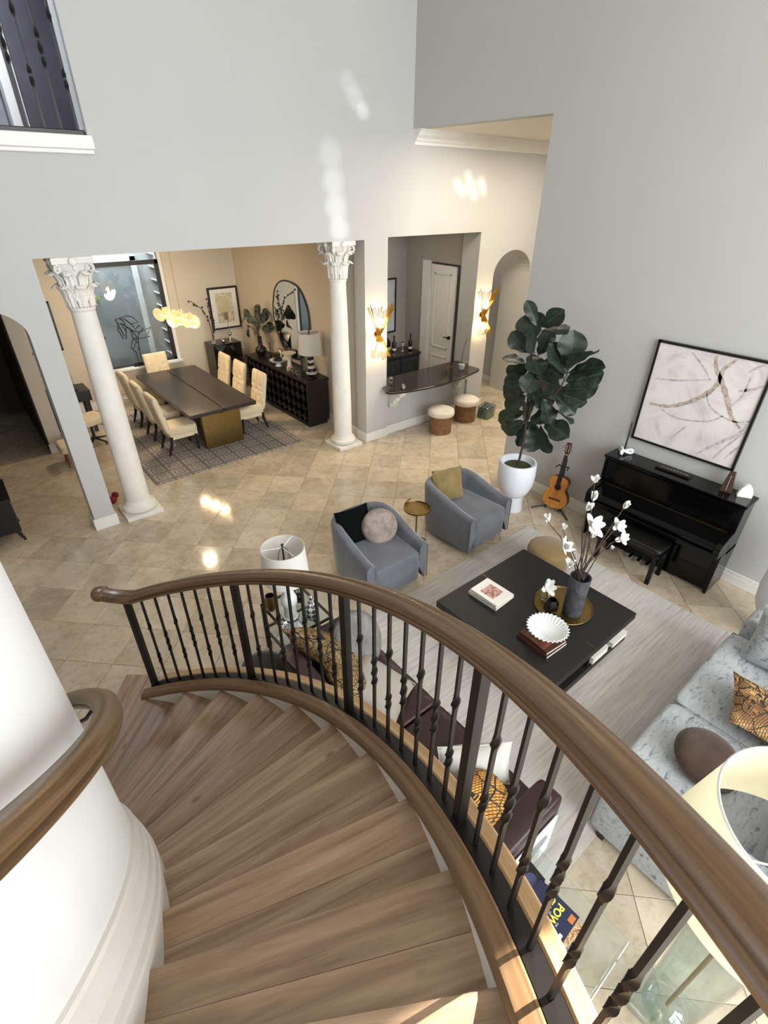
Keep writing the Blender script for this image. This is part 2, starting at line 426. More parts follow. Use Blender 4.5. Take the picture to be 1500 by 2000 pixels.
# hall beyond the right arch
mb = MB(); mb.bb(9.95, 10.05, 7.28, 9.6, 0, 3.6); mb.bb(8.5, 10.0, 9.5, 9.6, 0, 3.6); mb.bb(8.3, 8.5, 7.42, 9.6, 0, 3.6); mb.bb(9.65, 9.95, 7.28, 7.7, 0, 3.6)
struct(mb.build('wall_passage', MT['wall'])); struct(MB().bb(8.3, 10.1, 7.28, 9.6, 3.6, 3.7).build('ceiling', MT['ceiling']))
mb = MB()                                     # a panel moulding on the passage wall
mb.bb(9.935, 9.95, 8.2, 8.23, 0.2, 2.5); mb.bb(9.935, 9.95, 7.9, 7.93, 0.2, 2.5)
struct(mb.build('trim_passage', MT['white']))
# dining room
mb = MB(); mb.bb(5.40, 5.6, 7.62, 12.0, 0, 3.6)
struct(mb.build('wall_dining_east', MT['wall_warm']))
mb = MB(); wx0, wx1, wz0, wz1 = 2.28, 3.76, 0.76, 3.04
mb.bb(0.9, wx0, 11.9, 12.1, 0, 3.6); mb.bb(wx1, 5.6, 11.9, 12.1, 0, 3.6); mb.bb(wx0, wx1, 11.9, 12.1, 0, wz0); mb.bb(wx0, wx1, 11.9, 12.1, wz1, 3.6)
struct(mb.build('wall_dining_north', MT['wall_warm']))
struct(MB().bb(0.78, 0.9, 10.1, 12.1, 0, 3.6).bb(0.68, 0.9, 10.1, 10.3, 0, 3.6).build('wall_dining_west', MT['wall_warm']))
# room beyond the left arch, its dimness put into the wall colour
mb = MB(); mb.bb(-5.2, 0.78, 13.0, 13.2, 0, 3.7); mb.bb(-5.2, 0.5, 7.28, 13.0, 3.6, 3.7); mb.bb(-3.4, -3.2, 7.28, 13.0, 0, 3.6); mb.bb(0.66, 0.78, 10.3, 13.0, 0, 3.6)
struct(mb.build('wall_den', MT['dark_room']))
# bar room
mb = MB(); mb.bb(5.6, 8.3, 9.1, 9.2, 0, 3.6); mb.bb(8.12, 8.3, 8.34, 9.1, 0, 3.6); mb.bb(8.12, 8.3, 7.42, 7.47, 0, 3.6); mb.bb(8.12, 8.3, 7.47, 8.34, 2.78, 3.6)
struct(mb.build('wall_bar', MT['wall_grey']))
# baseboards
def base_run(name, segs, h=0.17, t=0.022, parent=None):
    m = MB()
    for x0, x1, y0, y1 in segs:
        m.bb(x0, x1, y0, y1, 0, h * 0.72)
        if abs(x1 - x0) > abs(y1 - y0): ym = (y0 + y1) / 2; m.bb(x0, x1, ym - abs(y1 - y0) * 0.3, ym + abs(y1 - y0) * 0.3, h * 0.72, h)
        else: xm = (x0 + x1) / 2; m.bb(xm - abs(x1 - x0) * 0.3, xm + abs(x1 - x0) * 0.3, y0, y1, h * 0.72, h)
    return struct(m.build(name, MT['white'], bevel=0.004, bseg=1))
base_run('baseboard_north', [(0.64, 0.942, 6.976, 7.0), (0.92, 0.944, 6.99, 7.3), (0.636, 0.66, 6.99, 7.3), (5.34, 5.852, 6.976, 7.0), (5.336, 5.36, 6.99, 7.28), (5.83, 5.852, 7.0, 7.05), (5.852, 8.03, 7.026, 7.05), (8.008, 8.522, 6.976, 7.0), (8.5, 8.524, 7.0, 7.42), (9.63, 11.0, 6.976, 7.0)])
base_run('baseboard_east', [(6.276, 6.3, -5.2, 4.58), (6.276, 6.52, 4.56, 4.584)])
base_run('baseboard_dining', [(5.376, 5.4, 7.3, 11.9), (0.9, 5.4, 11.876, 11.9), (0.9, 0.924, 10.1, 11.9), (0.66, 0.924, 10.076, 10.1)])
base_run('baseboard_passage', [(9.926, 9.95, 7.7, 9.5), (8.5, 9.95, 9.476, 9.5)], 0.14)
# crown moulding under the hall ceiling
cp = [(0, 0), (0, 0.19), (-0.15, 0.19), (-0.15, 0.165), (-0.125, 0.155), (-0.1, 0.11), (-0.06, 0.085), (-0.05, 0.05), (-0.02, 0.035), (-0.02, 0)]
struct(MB().sweep(cp, [(Vector((x, 7.0, 4.59)), Vector((0, 1, 0)), Vector((0, 0, 1))) for x in (6.32, 11.0)]).build('trim_crown', MT['white'], smooth=25))
# balcony ledge
struct(MB().bb(-2.2, 1.80, 6.93, 7.3, 4.34, 4.46).bb(-2.2, 1.79, 6.95, 7.3, 4.3, 4.34).build('trim_balcony', MT['white'], bevel=0.01))
mb = MB(); mb.bb(-2.2, 3.2, 9.4, 9.5, 4.4, HT); mb.bb(3.1, 3.2, 7.28, 9.4, 4.4, HT); mb.bb(-2.3, -2.2, 7.28, 9.5, 4.4, HT); mb.bb(-2.2, 3.2, 7.28, 9.5, HT, HT + 0.1)
struct(mb.build('wall_gallery', plain('gallery_paint', '#8d8a92', 0.9, var=0.03)))
struct(MB().bb(-2.2, 3.2, 7.28, 9.5, 4.2, 4.4).build('floor', MT['espresso']))
mb = MB(); mb.bb(1.52, 1.62, 9.34, 9.4, 4.4, 6.6); mb.bb(1.66, 1.7, 9.36, 9.4, 4.4, 6.6); mb.bb(2.35, 2.45, 9.34, 9.4, 4.4, 6.6)
struct(mb.build('trim_gallery_door', MT['white'], bevel=0.006))
struct(MB().bb(1.7, 2.35, 9.37, 9.4, 4.4, 6.6).build('door_gallery', plain('gallery_door', '#55525c', 0.6)))
# gallery balustrade
t = thing('balcony_railing', 'dark iron balustrade in the upstairs opening at top left of the wall', 'railing', (0, 7.12, 4.46))
MB().bb(-2.15, 1.77, -0.05, 0.05, 0, 0.05).build('bottom_rail', MT['espresso'], t, bevel=0.008)
MB().bb(-2.15, 1.77, -0.04, 0.04, 1.30, 1.37).build('top_rail', MT['espresso'], t, bevel=0.015)
def baluster_mesh(h, kind, wd=0.018, kn=1.9):
    m = MB(); secs = []
    spans = {0: [(0.30, 0.05), (0.36, 0.04), (0.70, 0.05)], 1: [(0.42, 0.045), (0.50, 0.055), (0.585, 0.045)]}[kind]
    zs = sorted(set([0.0, 1.0] + [c + s * k for c, s in spans for k in (-1, -0.75, -0.5, -0.25, 0, 0.25, 0.5, 0.75, 1)]))
    pts = []; 
    for q in zs:
        b = 1.0; tw = 0.0
        for c, s in spans:
            d = (q - c) / s
            if -1 < d < 1: b = max(b, 1 + (kn - 1) * (math.cos(d * PI) * 0.5 + 0.5) ** 1.2)
            if d >= 1: tw += PI / 2
            elif d > -1: tw += PI / 4 * (1 + d)
        pts.append((q * h, wd / 2 * math.sqrt(2) * b, tw + PI / 4))
    vs = [(r * math.cos(a + k * PI / 2), r * math.sin(a + k * PI / 2) * (0.75 if r > wd * 0.9 else 1), z) for z, r, a in pts for k in range(4)]
    n = len(pts); fs = [(i * 4 + k, i * 4 + (k + 1) % 4, i * 4 + 4 + (k + 1) % 4, i * 4 + 4 + k) for i in range(n - 1) for k in range(4)]
    fs += [(3, 2, 1, 0), tuple((n - 1) * 4 + k for k in range(4))]
    return m.add(vs, fs)
gb = [baluster_mesh(1.27, k, 0.018, 1.6).build('baluster', MT['iron'], t, smooth=50) for k in (0, 1)]
for i in range(26):
    x = 1.72 - i * 0.15
    o = gb[i] if i < 2 else gb[i % 2].copy()
    if i >= 2: COL.objects.link(o); o.parent = t
    o.location = (x, 0, 0.04)
    if x < -2.1: o.location.x = -2.1

# ---- dining window and what stands outside it
wn = MB(); y = 11.93
wn.bb(wx0, wx1, y - 0.03, y + 0.04, 2.70, 2.78); wn.bb(wx1 - 0.075, wx1, y - 0.03, y + 0.04, wz0, 2.78); wn.bb(wx0, wx0 + 0.075, y - 0.03, y + 0.04, wz0, 2.78); wn.bb(wx0, wx1, y - 0.03, y + 0.04, wz0, wz0 + 0.05)
win = struct(wn.build('window_1', plain('bronze_frame', '#211d1a', 0.4), bevel=0.004))
MB().bb(wx0 + 0.07, wx1 - 0.07, y, y + 0.006, wz0 + 0.05, 2.7).build('pane', MT['pane'], win)
MB().bb(wx0, wx1, y, y + 0.006, 2.78, wz1 - 0.03).build('pane', MT['pane'], win)
MB().bb(wx0, wx1, y - 0.02, y + 0.03, wz1 - 0.03, wz1).build('window_head', MT['white'], win)
struct(MB().bb(wx0 - 0.06, wx1 + 0.08, 11.78, 11.94, wz0 - 0.045, wz0).build('trim_sill', MT['white'], bevel=0.006))
struct(MB().bb(wx1, wx1 + 0.07, 11.88, 11.9, wz0, wz1).build('trim_window', MT['white']))
ext = plain('exterior_paint', '#a3a9ab', 0.8, var=0.04); extl = plain('exterior_trim', '#c6cccd', 0.7, var=0.03)
struct(MB().bb(1.2, 4.7, 13.2, 13.3, 0, 4.2).build('wall_porch', ext))
dr = struct(MB().bb(2.3, 3.55, 13.14, 13.2, 0, 2.62).build('door_1', plain('porch_door', '#7c868b', 0.6, var=0.03), bevel=0.01))
MB().bb(2.56, 2.575, 13.125, 13.14, 0.1, 2.6).build('panel_joint', MT['black'], dr)
MB().lathe([(0.001, -0.03), (0.03, -0.028), (0.04, 0), (0.03, 0.028), (0.001, 0.03)], (2.62, 13.1, 1.15), 12).build('door_knob', MT['black'], dr, smooth=60)
struct(MB().bb(3.55, 3.67, 13.1, 13.2, 0, 2.75).bb(2.18, 2.3, 13.1, 13.2, 0, 2.75).bb(2.18, 3.67, 13.1, 13.2, 2.62, 2.78).build('trim_porch_door', extl))
sl = struct(MB().bb(4.06, 4.1, 12.1, 13.2, 0, 4.2).build('wall_porch_side', ext))
for i in range(15): MB().box(4.0, 12.65, 0.35 + i * 0.27, 0.12, 1.08, 0.03, rot3(0, 0.5, 0)).build('slat', extl, sl)
struct(MB().bb(1.2, 4.7, 12.1, 13.3, 4.2, 4.3).build('ceiling', extl)); struct(MB().bb(1.2, 4.7, 12.1, 13.3, -0.1, 0.0).build('floor', MT['grout']))
lamp('porch_skylight', 'AREA', (2.9, 12.62, 4.1), 170, (0.9, 0.95, 1.0), (0, 0, 0), 2.0, 0.8)
t = thing('door_wreath', 'pale yellow green wreath hanging on the grey porch door', 'wreath', (2.62, 13.1, 1.95))
m = MB()
for i in range(60):
    a = random.uniform(0, 2 * PI); r = random.gauss(0.1, 0.035)
    p = Vector((r * math.cos(a), random.uniform(-0.05, 0.02), r * math.sin(a))); q = p + Vector((random.uniform(-.05, .05), random.uniform(-.03, 0), random.uniform(-.05, .05)))
    m.tube([p, (p + q) / 2, q], [0.003, 0.014, 0.002], 4)
m.build('foliage', plain('wreath_leaf', '#8f9a55', 0.9, var=0.3), t)

# ---- bar room door
bd = struct(MB().bb(8.10, 8.14, 7.60, 8.31, 0.02, 2.74).build('door_2', MT['white'], bevel=0.004))
for z0, z1 in ((0.25, 0.95), (1.12, 2.6)):
    for y0, y1 in ((7.72, 8.2),):
        m = MB()
        for q in ((y0, y1, z0, z0 + 0.035), (y0, y1, z1 - 0.035, z1), (y0, y0 + 0.035, z0, z1), (y1 - 0.035, y1, z0, z1)): m.bb(8.085, 8.1, *q)
        m.bb(8.092, 8.1, y0 + 0.07, y1 - 0.07, z0 + 0.07, z1 - 0.07)
        m.build('panel', MT['white'], bd, bevel=0.005)
m = MB(); m.cyl((8.1, 7.67, 1.38), (8.06, 7.67, 1.38), 0.035); m.tube([(8.06, 7.67, 1.38), (8.05, 7.69, 1.38), (8.05, 7.8, 1.38)], 0.011); m.build('door_handle', MT['black'], bd, smooth=40)
struct(MB().bb(8.08, 8.12, 8.32, 8.56, 0, 2.80).build('trim_door', MT['white'], bevel=0.005))
struct(MB().bb(8.4, 8.42, 7.3, 8.4, 0, 2.8).build('wall_gap_black', MT['black']))  # black sheet set behind the door gap to make it dark

# ---- the two Corinthian columns
def column(name, x, y, label, htop):
    t = thing(name, label, 'column', (x, y, 0), 0, 'Corinthian columns of the dining opening')
    P = MT['plaster']
    MB().bb(-0.25, 0.25, -0.25, 0.25, 0, 0.06).build('plinth', P, t, bevel=0.006)
    MB().lathe([(0.2, 0.06), (0.225, 0.075), (0.235, 0.1), (0.225, 0.135), (0.195, 0.15), (0.19, 0.175), (0.165, 0.2), (0.162, 0.22)], n=36).build('base', P, t, smooth=40)
    MB().lathe([(0.162, 0.2), (0.16, 0.8), (0.152, 1.6), (0.142, 2.3), (0.132, 2.78), (0.14, 2.79), (0.146, 2.81), (0.14, 2.83)], n=36).build('shaft', P, t, smooth=30)
    cb = 2.83; ch = htop - cb
    cap = MB().lathe([(0.13, cb - 0.01), (0.135, cb + ch * 0.3), (0.15, cb + ch * 0.6), (0.19, cb + ch * 0.85), (0.2, cb + ch * 0.88)], n=24).build('capital', P, t, smooth=40)
    ab = MB(); poly = []
    for k in range(4):
        a = k * PI / 2
        for q in range(9):
            s = -1 + q / 4; rr = 0.215 - 0.035 * (1 - s * s)
            poly.append((rr * math.cos(a) - s * 0.235 * math.sin(a) * 0.9, rr * math.sin(a) + s * 0.235 * math.cos(a) * 0.9))
    ab.prism(poly, cb + ch * 0.88, htop); ab.build('abacus', P, cap, bevel=0.006)
    lf = None
    def leafm(h, w, curl):
        m = MB()
        def fn(u, v):
            s = 2 * u - 1; z = h * min(v, 0.86) / 0.86 - (max(0, v - 0.86) * h * 0.9)
            out = 0.012 + 0.03 * v + curl * max(0, v - 0.55) ** 1.6 * 3
            ww = w * (0.85 + 0.35 * math.sin(v * PI) - 0.75 * max(0, v - 0.7)) * (1 + 0.12 * math.sin(v * 22))
            return Vector((out - 0.012 * s * s + 0.008 * math.cos(s * 7), s * ww / 2, z))
        m.grid(fn, 9, 15); return m
    for row, (n, z, h, r0, wd, cu, ph) in enumerate(((8, 0.0, 0.25, 0.128, 0.105, 0.10, 0), (8, 0.12, 0.27, 0.138, 0.1, 0.12, PI / 8))):
        proto = None
        for k in range(n):
            a = 2 * PI * k / n + ph
            if proto is None: o = proto = leafm(h, wd, cu).build('acanthus_leaf', P, cap, smooth=60); s = o.modifiers.new('solid', 'SOLIDIFY'); s.thickness = 0.012
            else: o = proto.copy(); COL.objects.link(o); o.parent = cap
            o.location = (r0 * math.cos(a), r0 * math.sin(a), cb + z); o.rotation_euler = (0, 0, a)
    def volute():
        m = MB(); pts = []
        pts += [(0.0, 0, -0.2), (0.03, 0, -0.1), (0.075, 0, -0.02)]
        for q in range(20):
            th = PI * 0.75 - q * 0.42; r = 0.052 * (1 - q / 22)
            pts.append((0.105 + r * math.cos(th), 0, -0.035 + r * math.sin(th)))
        m.tube(pts, [0.02] * 3 + [0.02 - 0.0006 * q for q in range(20)], 6); return m
    proto = None
    for k in range(8):
        corner = k % 2 == 0
        a = PI / 4 * k + PI / 4
        if proto is None: o = proto = volute().build('volute', P, cap, smooth=60)
        else: o = proto.copy(); COL.objects.link(o); o.parent = cap
        r0 = 0.13 if corner else 0.085
        o.location = (r0 * math.cos(a), r0 * math.sin(a), cb + ch * 0.84); o.rotation_euler = (0, 0, a)
        if not corner: o.scale = (0.75, 0.75, 0.75)
    fm = None
    for k in range(4):
        a = k * PI / 2
        if fm is None: o = fm = MB().superq((0, 0, 0), 0.05, 0.09, 0.09, 1, 1, 12, 8).build('rosette', P, cap, smooth=60)
        else: o = fm.copy(); COL.objects.link(o); o.parent = cap
        o.location = (0.2 * math.cos(a), 0.2 * math.sin(a), htop - 0.045); o.rotation_euler = (0, 0, a)
column('column', 1.29, 7.16, 'white Corinthian column beside the pier at the left end of the dining opening', 3.36)
column('column', 4.97, 7.2, 'white Corinthian column at the right end of the dining opening near the lit pier', 3.36)
# ================================================================== STAIRCASE
CX, CY = -1.712, 1.556
RISE, DA = 0.19, 8.27            # riser height, angle per step
A2 = 43.0                        # nosing angle of step 2
RI, RO = 1.6, 2.684
def ang(k): return A2 - DA * (k - 2)
def pitch(a): return 2 * RISE + RISE * (A2 - a) / DA
def pol(r, a, z=0.0):
    a = math.radians(a); return Vector((r * math.cos(a), r * math.sin(a), z))
def helix(r, a0, a1, off, n=60, flat0=None):
    out = []
    for i in range(n + 1):
        a = a0 + (a1 - a0) * i / n; out.append((pol(r, a, pitch(a) + off), pol(1, a), Vector((0, 0, 1))))
    return out
# wood whose grain follows the curve of the stair
def curvedwood(name, dark, mid, light, rough):
    g = G(name); tc = g.n('ShaderNodeTexCoord'); sx = g.n('ShaderNodeSeparateXYZ'); g.put(sx.inputs[0], tc.outputs['Object'])
    a = g.math('ARCTAN2', sx.outputs[1], sx.outputs[0]); r = g.math('SQRT', g.math('ADD', g.math('MULTIPLY', sx.outputs[0], sx.outputs[0]), g.math('MULTIPLY', sx.outputs[1], sx.outputs[1])))
    cx = g.n('ShaderNodeCombineXYZ'); g.put(cx.inputs[0], g.math('MULTIPLY', a, 1.6)); g.put(cx.inputs[1], g.math('MULTIPLY', r, 26.0))
    g.put(cx.inputs[2], g.math('MULTIPLY', g.math('ADD', sx.outputs[2], g.math('MULTIPLY', a, RISE / math.radians(DA))), 26.0))
    n = g.noise(cx.outputs[0], 1.3, 6, 0.6, 0.6); n2 = g.noise(cx.outputs[0], 6, 3, 0.6)
    b = g.ramp(n, [(0.3, lin(dark)), (0.5, lin(mid)), (0.72, lin(light))]); b = g.mix(g.math('MULTIPLY', n2, 0.3), b, lin(dark))
    g.set(Base_Color=b, Roughness=rough); g.bump(n2, 0.06, 0.003); return g.m
MT['crail'] = curvedwood('handrail_oak', '#46341f', '#684f37', '#85694c', 0.26)
MT['ccurb'] = curvedwood('curb_oak', '#5d4732', '#775d43', '#907456', 0.36)
MT['coak'] = curvedwood('fascia_oak', '#9c7c56', '#b8966c', '#cbb08a', 0.5)

sta = thing('staircase', 'curved oak staircase winding down around the white round wall to the tiled floor', 'staircase', (CX, CY, 0))
K1 = 17
def tread_board(f0, f1, ri, ro, nose):
    """board between angular fractions f0..f1 of a step whose nosing lies on the local x axis, plus a round nosing"""
    m = MB(); th = 0.042; n = 10; rows = []
    a0 = -DA * f0; a1 = -DA * f1 - (1.6 if f1 >= 1 else -0.03)
    for i in range(n + 1):
        r = ri + (ro - ri) * i / n
        p = pol(r, a0); q = pol(r, a1)
        if nose: p = p + Vector((0, 0.022, 0))
        rows.append((p, q))
    if nose:
        prof = [(0.0, -th), (0.016, -th + 0.004), (0.022, -th / 2), (0.016, -0.004), (0.0, 0.0)]
    else: prof = [(0, -th), (0, 0)]
    vs = []; k = len(prof) + 2
    for p, q in rows:
        for o, z in prof: vs.append(p + Vector((0, o - (0.022 if nose else 0), z)))
        vs.append(q + Vector((0, 0, 0))); vs.append(q + Vector((0, 0, -th)))
    fs = [(i * k + j, i * k + (j + 1) % k, (i + 1) * k + (j + 1) % k, (i + 1) * k + j) for i in range(n) for j in range(k)]
    fs += [tuple(range(k))[::-1], tuple(n * k + j for j in range(k))]
    return m.add(vs, fs)
tb = [tread_board(0, 0.46, RI + 0.02, RO + 0.01, True), tread_board(0.4608, 1.0, RI + 0.02, RO + 0.01, False)]
proto = [m.build('tread', MT['tread'], sta, smooth=35) for m in tb]
rs = MB(); vs = []; n = 8
for i in range(n + 1):
    r = RI + 0.02 + (RO - RI) * i / n
    for da, z in ((-0.55, -RISE), (-0.55, -0.042), (-1.1, -0.042), (-1.1, -RISE)): vs.append(pol(r, da, z))
rs.add(vs, [(i * 4 + j, i * 4 + (j + 1) % 4, i * 4 + 4 + (j + 1) % 4, i * 4 + 4 + j) for i in range(n) for j in range(4)])
rproto = rs.build('riser', MT['tread'], sta, smooth=35)
for k in range(2, K1 + 1):
    for q in proto + [rproto]:
        o = q if k == 2 else q.copy()
        if k > 2: COL.objects.link(o); o.parent = sta
        o.location = (0, 0, k * RISE); o.rotation_euler = (0, 0, math.radians(ang(k)))
# wide starting step
R1 = 3.07
for nm, f0, f1 in (('tread', 0, 0.46), ('tread', 0.4608, 1.0)):
    o = tread_board(f0, f1, RI + 0.02, R1, f0 == 0).build(nm, MT['tread'], sta, smooth=35); o.location = (0, 0, RISE); o.rotation_euler = (0, 0, math.radians(ang(1)))
m = MB(); vs = []
for i in range(n + 1):
    r = RI + 0.02 + (R1 - 0.03 - RI) * i / n
    for da, z in ((-0.55, -RISE), (-0.55, -0.042), (-1.1, -0.042), (-1.1, -RISE)): vs.append(pol(r, da, z))
m.add(vs, [(i * 4 + j, i * 4 + (j + 1) % 4, i * 4 + 4 + (j + 1) % 4, i * 4 + 4 + j) for i in range(n) for j in range(4)] + [(0, 1, 2, 3), tuple(n * 4 + j for j in (3, 2, 1, 0))])
o = m.build('riser', MT['tread'], sta, smooth=35); o.location = (0, 0, RISE); o.rotation_euler = (0, 0, math.radians(ang(1)))
m = MB(); m.add([pol(R1 - 0.03, ang(1) - 0.6, z) for z in (0, RISE - .042)] + [pol(R1 - 0.03, ang(2) - 1.6, z) for z in (RISE - .042, 0)] + [pol(R1 - 0.05, ang(1) - 0.6, z) for z in (0, RISE - .042)] + [pol(R1 - 0.05, ang(2) - 1.6, z) for z in (RISE - .042, 0)],
      [(0, 1, 2, 3), (7, 6, 5, 4), (0, 4, 5, 1), (1, 5, 6, 2), (2, 6, 7, 3), (3, 7, 4, 0)])
m.build('riser', MT['tread'], sta)
AE = ang(K1 + 1)
# white outer skirt, oak curb, oak fascia
MB().sweep([(0, -0.34), (0.05, -0.34), (0.05, 0.02), (0, 0.02)], helix(RO, 43.6, AE, 0, 70)).build('outer_skirt', MT['white'], sta, smooth=30)
MB().sweep([(-0.012, 0.01), (-0.012, 0.04), (0.0, 0.062), (0.02, 0.068), (0.062, 0.068), (0.072, 0.058), (0.072, 0.0)], helix(RO, 44.2, AE, 0.0, 90)).build('curb', MT['ccurb'], sta, smooth=30)
MB().sweep([(0.152, -0.2), (0.152, 0.034), (0.16, 0.042), (0.212, 0.042), (0.22, 0.034), (0.22, -0.2)], helix(RO, 42.0, AE, 0.0, 90)).build('fascia', MT['coak'], sta, smooth=30)
# plastered outer wall under the string
m = MB(); vs = []; N = 60
for i in range(N + 1):
    a = 42.0 + (AE - 42.0) * i / N
    for r, z in ((RO + 0.06, 0.0), (RO + 0.06, pitch(a) - 0.03), (RO + 0.2, pitch(a) - 0.03), (RO + 0.2, 0.0)): vs.append(Vector((CX, CY, 0)) + pol(r, a, z))
m.add(vs, [(i * 4 + j, i * 4 + (j + 1) % 4, i * 4 + 4 + (j + 1) % 4, i * 4 + 4 + j) for i in range(N) for j in range(4)] + [(3, 2, 1, 0), tuple(N * 4 + j for j in range(4))])
struct(m.build('wall_stair', MT['wall'], smooth=30))
# round inner wall
struct(MB().lathe([(RI, 0), (RI, HT)], (CX, CY, 0), 160).build('wall_round', wallmat('round_wall_paint', '#e3e3e2'), smooth=30))
# moulded skirting climbing the round wall
sk = [(0.0, -0.28), (0.052, -0.28), (0.052, 0.055), (0.046, 0.07), (0.046, 0.125), (0.036, 0.14), (0.036, 0.2), (0.026, 0.215), (0.026, 0.285), (0.014, 0.3), (0.014, 0.33), (0.0, 0.338)]
MB().sweep(sk, helix(RI - 0.002, 50, AE, 0, 120)).build('inner_skirt', MT['white'], sta, smooth=22)

# ---------------- outer railing
rl = thing('stair_railing', 'curved oak and black iron railing along the outer edge of the staircase', 'railing', (CX, CY, 0))
RB = 2.8
MB().sweep([(-0.034, 0.0), (-0.034, 0.036), (0.034, 0.036), (0.034, 0.0)], helix(RB, 42.9, AE, 0.0, 90)).build('bottom_channel', MT['iron'], rl, smooth=30)
HB = 0.955
prof = [(-0.030, 0.0), (-0.047, 0.012), (-0.05, 0.03), (-0.040, 0.038), (-0.05, 0.047), (-0.047, 0.068), (-0.03, 0.086), (0.0, 0.092), (0.03, 0.086), (0.047, 0.068), (0.05, 0.047), (0.040, 0.038), (0.05, 0.03), (0.047, 0.012), (0.030, 0.0)]
fr = []
zt = pitch(41.2) + HB
for q in range(9):       # level easing at the foot
    a = 46.2 - q * 0.55
    fr.append((pol(RB, a, zt - 0.012 * math.sin(PI * q / 9)), pol(1, a), Vector((0, 0, 1))))
fr += helix(RB, 41.2, AE, HB, 110)
hr = MB().sweep(prof, fr).build('handrail', MT['crail'], rl, smooth=35)
MB().superq((0, 0, 0), 0.135, 0.13, 0.092, 0.75, 0.9, 20, 12).build('volute', MT['crail'], rl, smooth=60).location = pol(RB, 46.6, zt + 0.046)
STEP = 2.583
pb = [baluster_mesh(HB - 0.03, k, 0.0145, 2.1).build('baluster', MT['iron'], rl, smooth=50) for k in (0, 1)]
nw = MB(); nw.bb(-0.022, 0.022, -0.022, 0.022, 0, HB - 0.02); nw.bb(-0.027, 0.027, -0.027, 0.027, 0, 0.012)
npx = nw.build('newel', MT['iron'], rl, bevel=0.004)
first = {0: True, 1: True, 'n': True}; sh = 0
for i in range(0, 46):
    a = 42.75 - STEP * i
    if a < AE + 1: break
    key = 'n' if i % 8 == 0 else (i % 8 + 1) % 2
    src = npx if key == 'n' else pb[key]
    if first[key]: o = src; first[key] = False
    else: o = src.copy(); COL.objects.link(o); o.parent = rl
    o.location = pol(RB, a, pitch(a) + 0.03); o.rotation_euler = (0, 0, math.radians(a))
# ---------------- inner wall rail
ir = thing('wall_handrail', 'curved oak handrail fixed on iron brackets to the white round wall', 'handrail', (CX, CY, 0))
MB().sweep([(x * 0.88, z - 0.046) for x, z in prof], helix(RI + 0.095, 36, AE, 1.035, 120)).build('handrail', MT['crail'], ir, smooth=35)
bk = None
for a in (14.0, -12, -36, -60):
    if bk is None:
        m = MB(); m.tube([(0, 0, -0.09), (0.05, 0, -0.1), (0.085, 0, -0.075), (0.095, 0, -0.03)], 0.009, 8); m.cyl((0.0, 0, -0.09), (0.012, 0, -0.09), 0.03, n=16)
        bk = o = m.build('bracket', MT['iron'], ir, smooth=40)
    else: o = bk.copy(); COL.objects.link(o); o.parent = ir
    o.location = pol(RI, a, pitch(a) + 1.035); o.rotation_euler = (0, 0, math.radians(a))
# ================================================================== DINING ROOM
def greekkey():
    g = G('greek_key_rug'); tc = g.n('ShaderNodeTexCoord'); sx = g.n('ShaderNodeSeparateXYZ'); g.put(sx.inputs[0], tc.outputs['Object'])
    S = 1 / 0.29
    u = g.math('SUBTRACT', g.math('FRACT', g.math('MULTIPLY', sx.outputs[0], S)), 0.5); v = g.math('SUBTRACT', g.math('FRACT', g.math('MULTIPLY', sx.outputs[1], S)), 0.5)
    au, av = g.math('ABSOLUTE', u), g.math('ABSOLUTE', v)
    d = g.math('MAXIMUM', au, av)
    ring = g.math('GREATER_THAN', g.math('FRACT', g.math('MULTIPLY', d, 5.0)), 0.5)
    cut = g.math('MULTIPLY', g.math('LESS_THAN', au, 0.06), g.math('GREATER_THAN', v, 0.0))
    cut2 = g.math('MULTIPLY', g.math('MULTIPLY', g.math('LESS_THAN', av, 0.05), g.math('GREATER_THAN', u, 0.1)), g.math('LESS_THAN', d, 0.42))
    k = g.math('ABSOLUTE', g.math('SUBTRACT', ring, g.math('MAXIMUM', cut, cut2)))
    n = g.noise(g.coord(scale=(1, 1, 1)), 60, 3)
    b = g.mix(k, lin('#77706e'), lin('#b3a99e')); b = g.mix(g.math('MULTIPLY', n, 0.35), b, lin('#8b837e'))
    g.set(Base_Color=b, Roughness=0.95); g.bump(n, 0.3, 0.004); return g.m
tag(MB().bb(1.72, 4.46, 7.76, 11.15, 0.0, 0.012).build('dining_rug', greekkey(), bevel=0.004), 'grey rug with a Greek key pattern under the dining table', 'rug')

t = thing('dining_table', 'long dark wood dining table with a centre groove on brass panel legs', 'table', (3.24, 9.75, 0.012))
for sx in (-1, 1): MB().bb(min(sx * 0.008, sx * 0.615), max(sx * 0.008, sx * 0.615), -1.43, 1.43, 0.69, 0.755).build('tabletop', wood('table_wood', '#241d19', '#2f2722', '#3a312b', axis=1, rough=0.33, var=0.1), t, bevel=0.005)
MB().bb(-0.03, 0.03, -1.3, 1.3, 0.63, 0.7).build('stretcher', MT['blackw'], t)
for sy in (-1, 1): MB().bb(-0.36, 0.36, sy * 1.2 - 0.05, sy * 1.2 + 0.05, 0, 0.69).build('leg', MT['brass'], t, bevel=0.006)

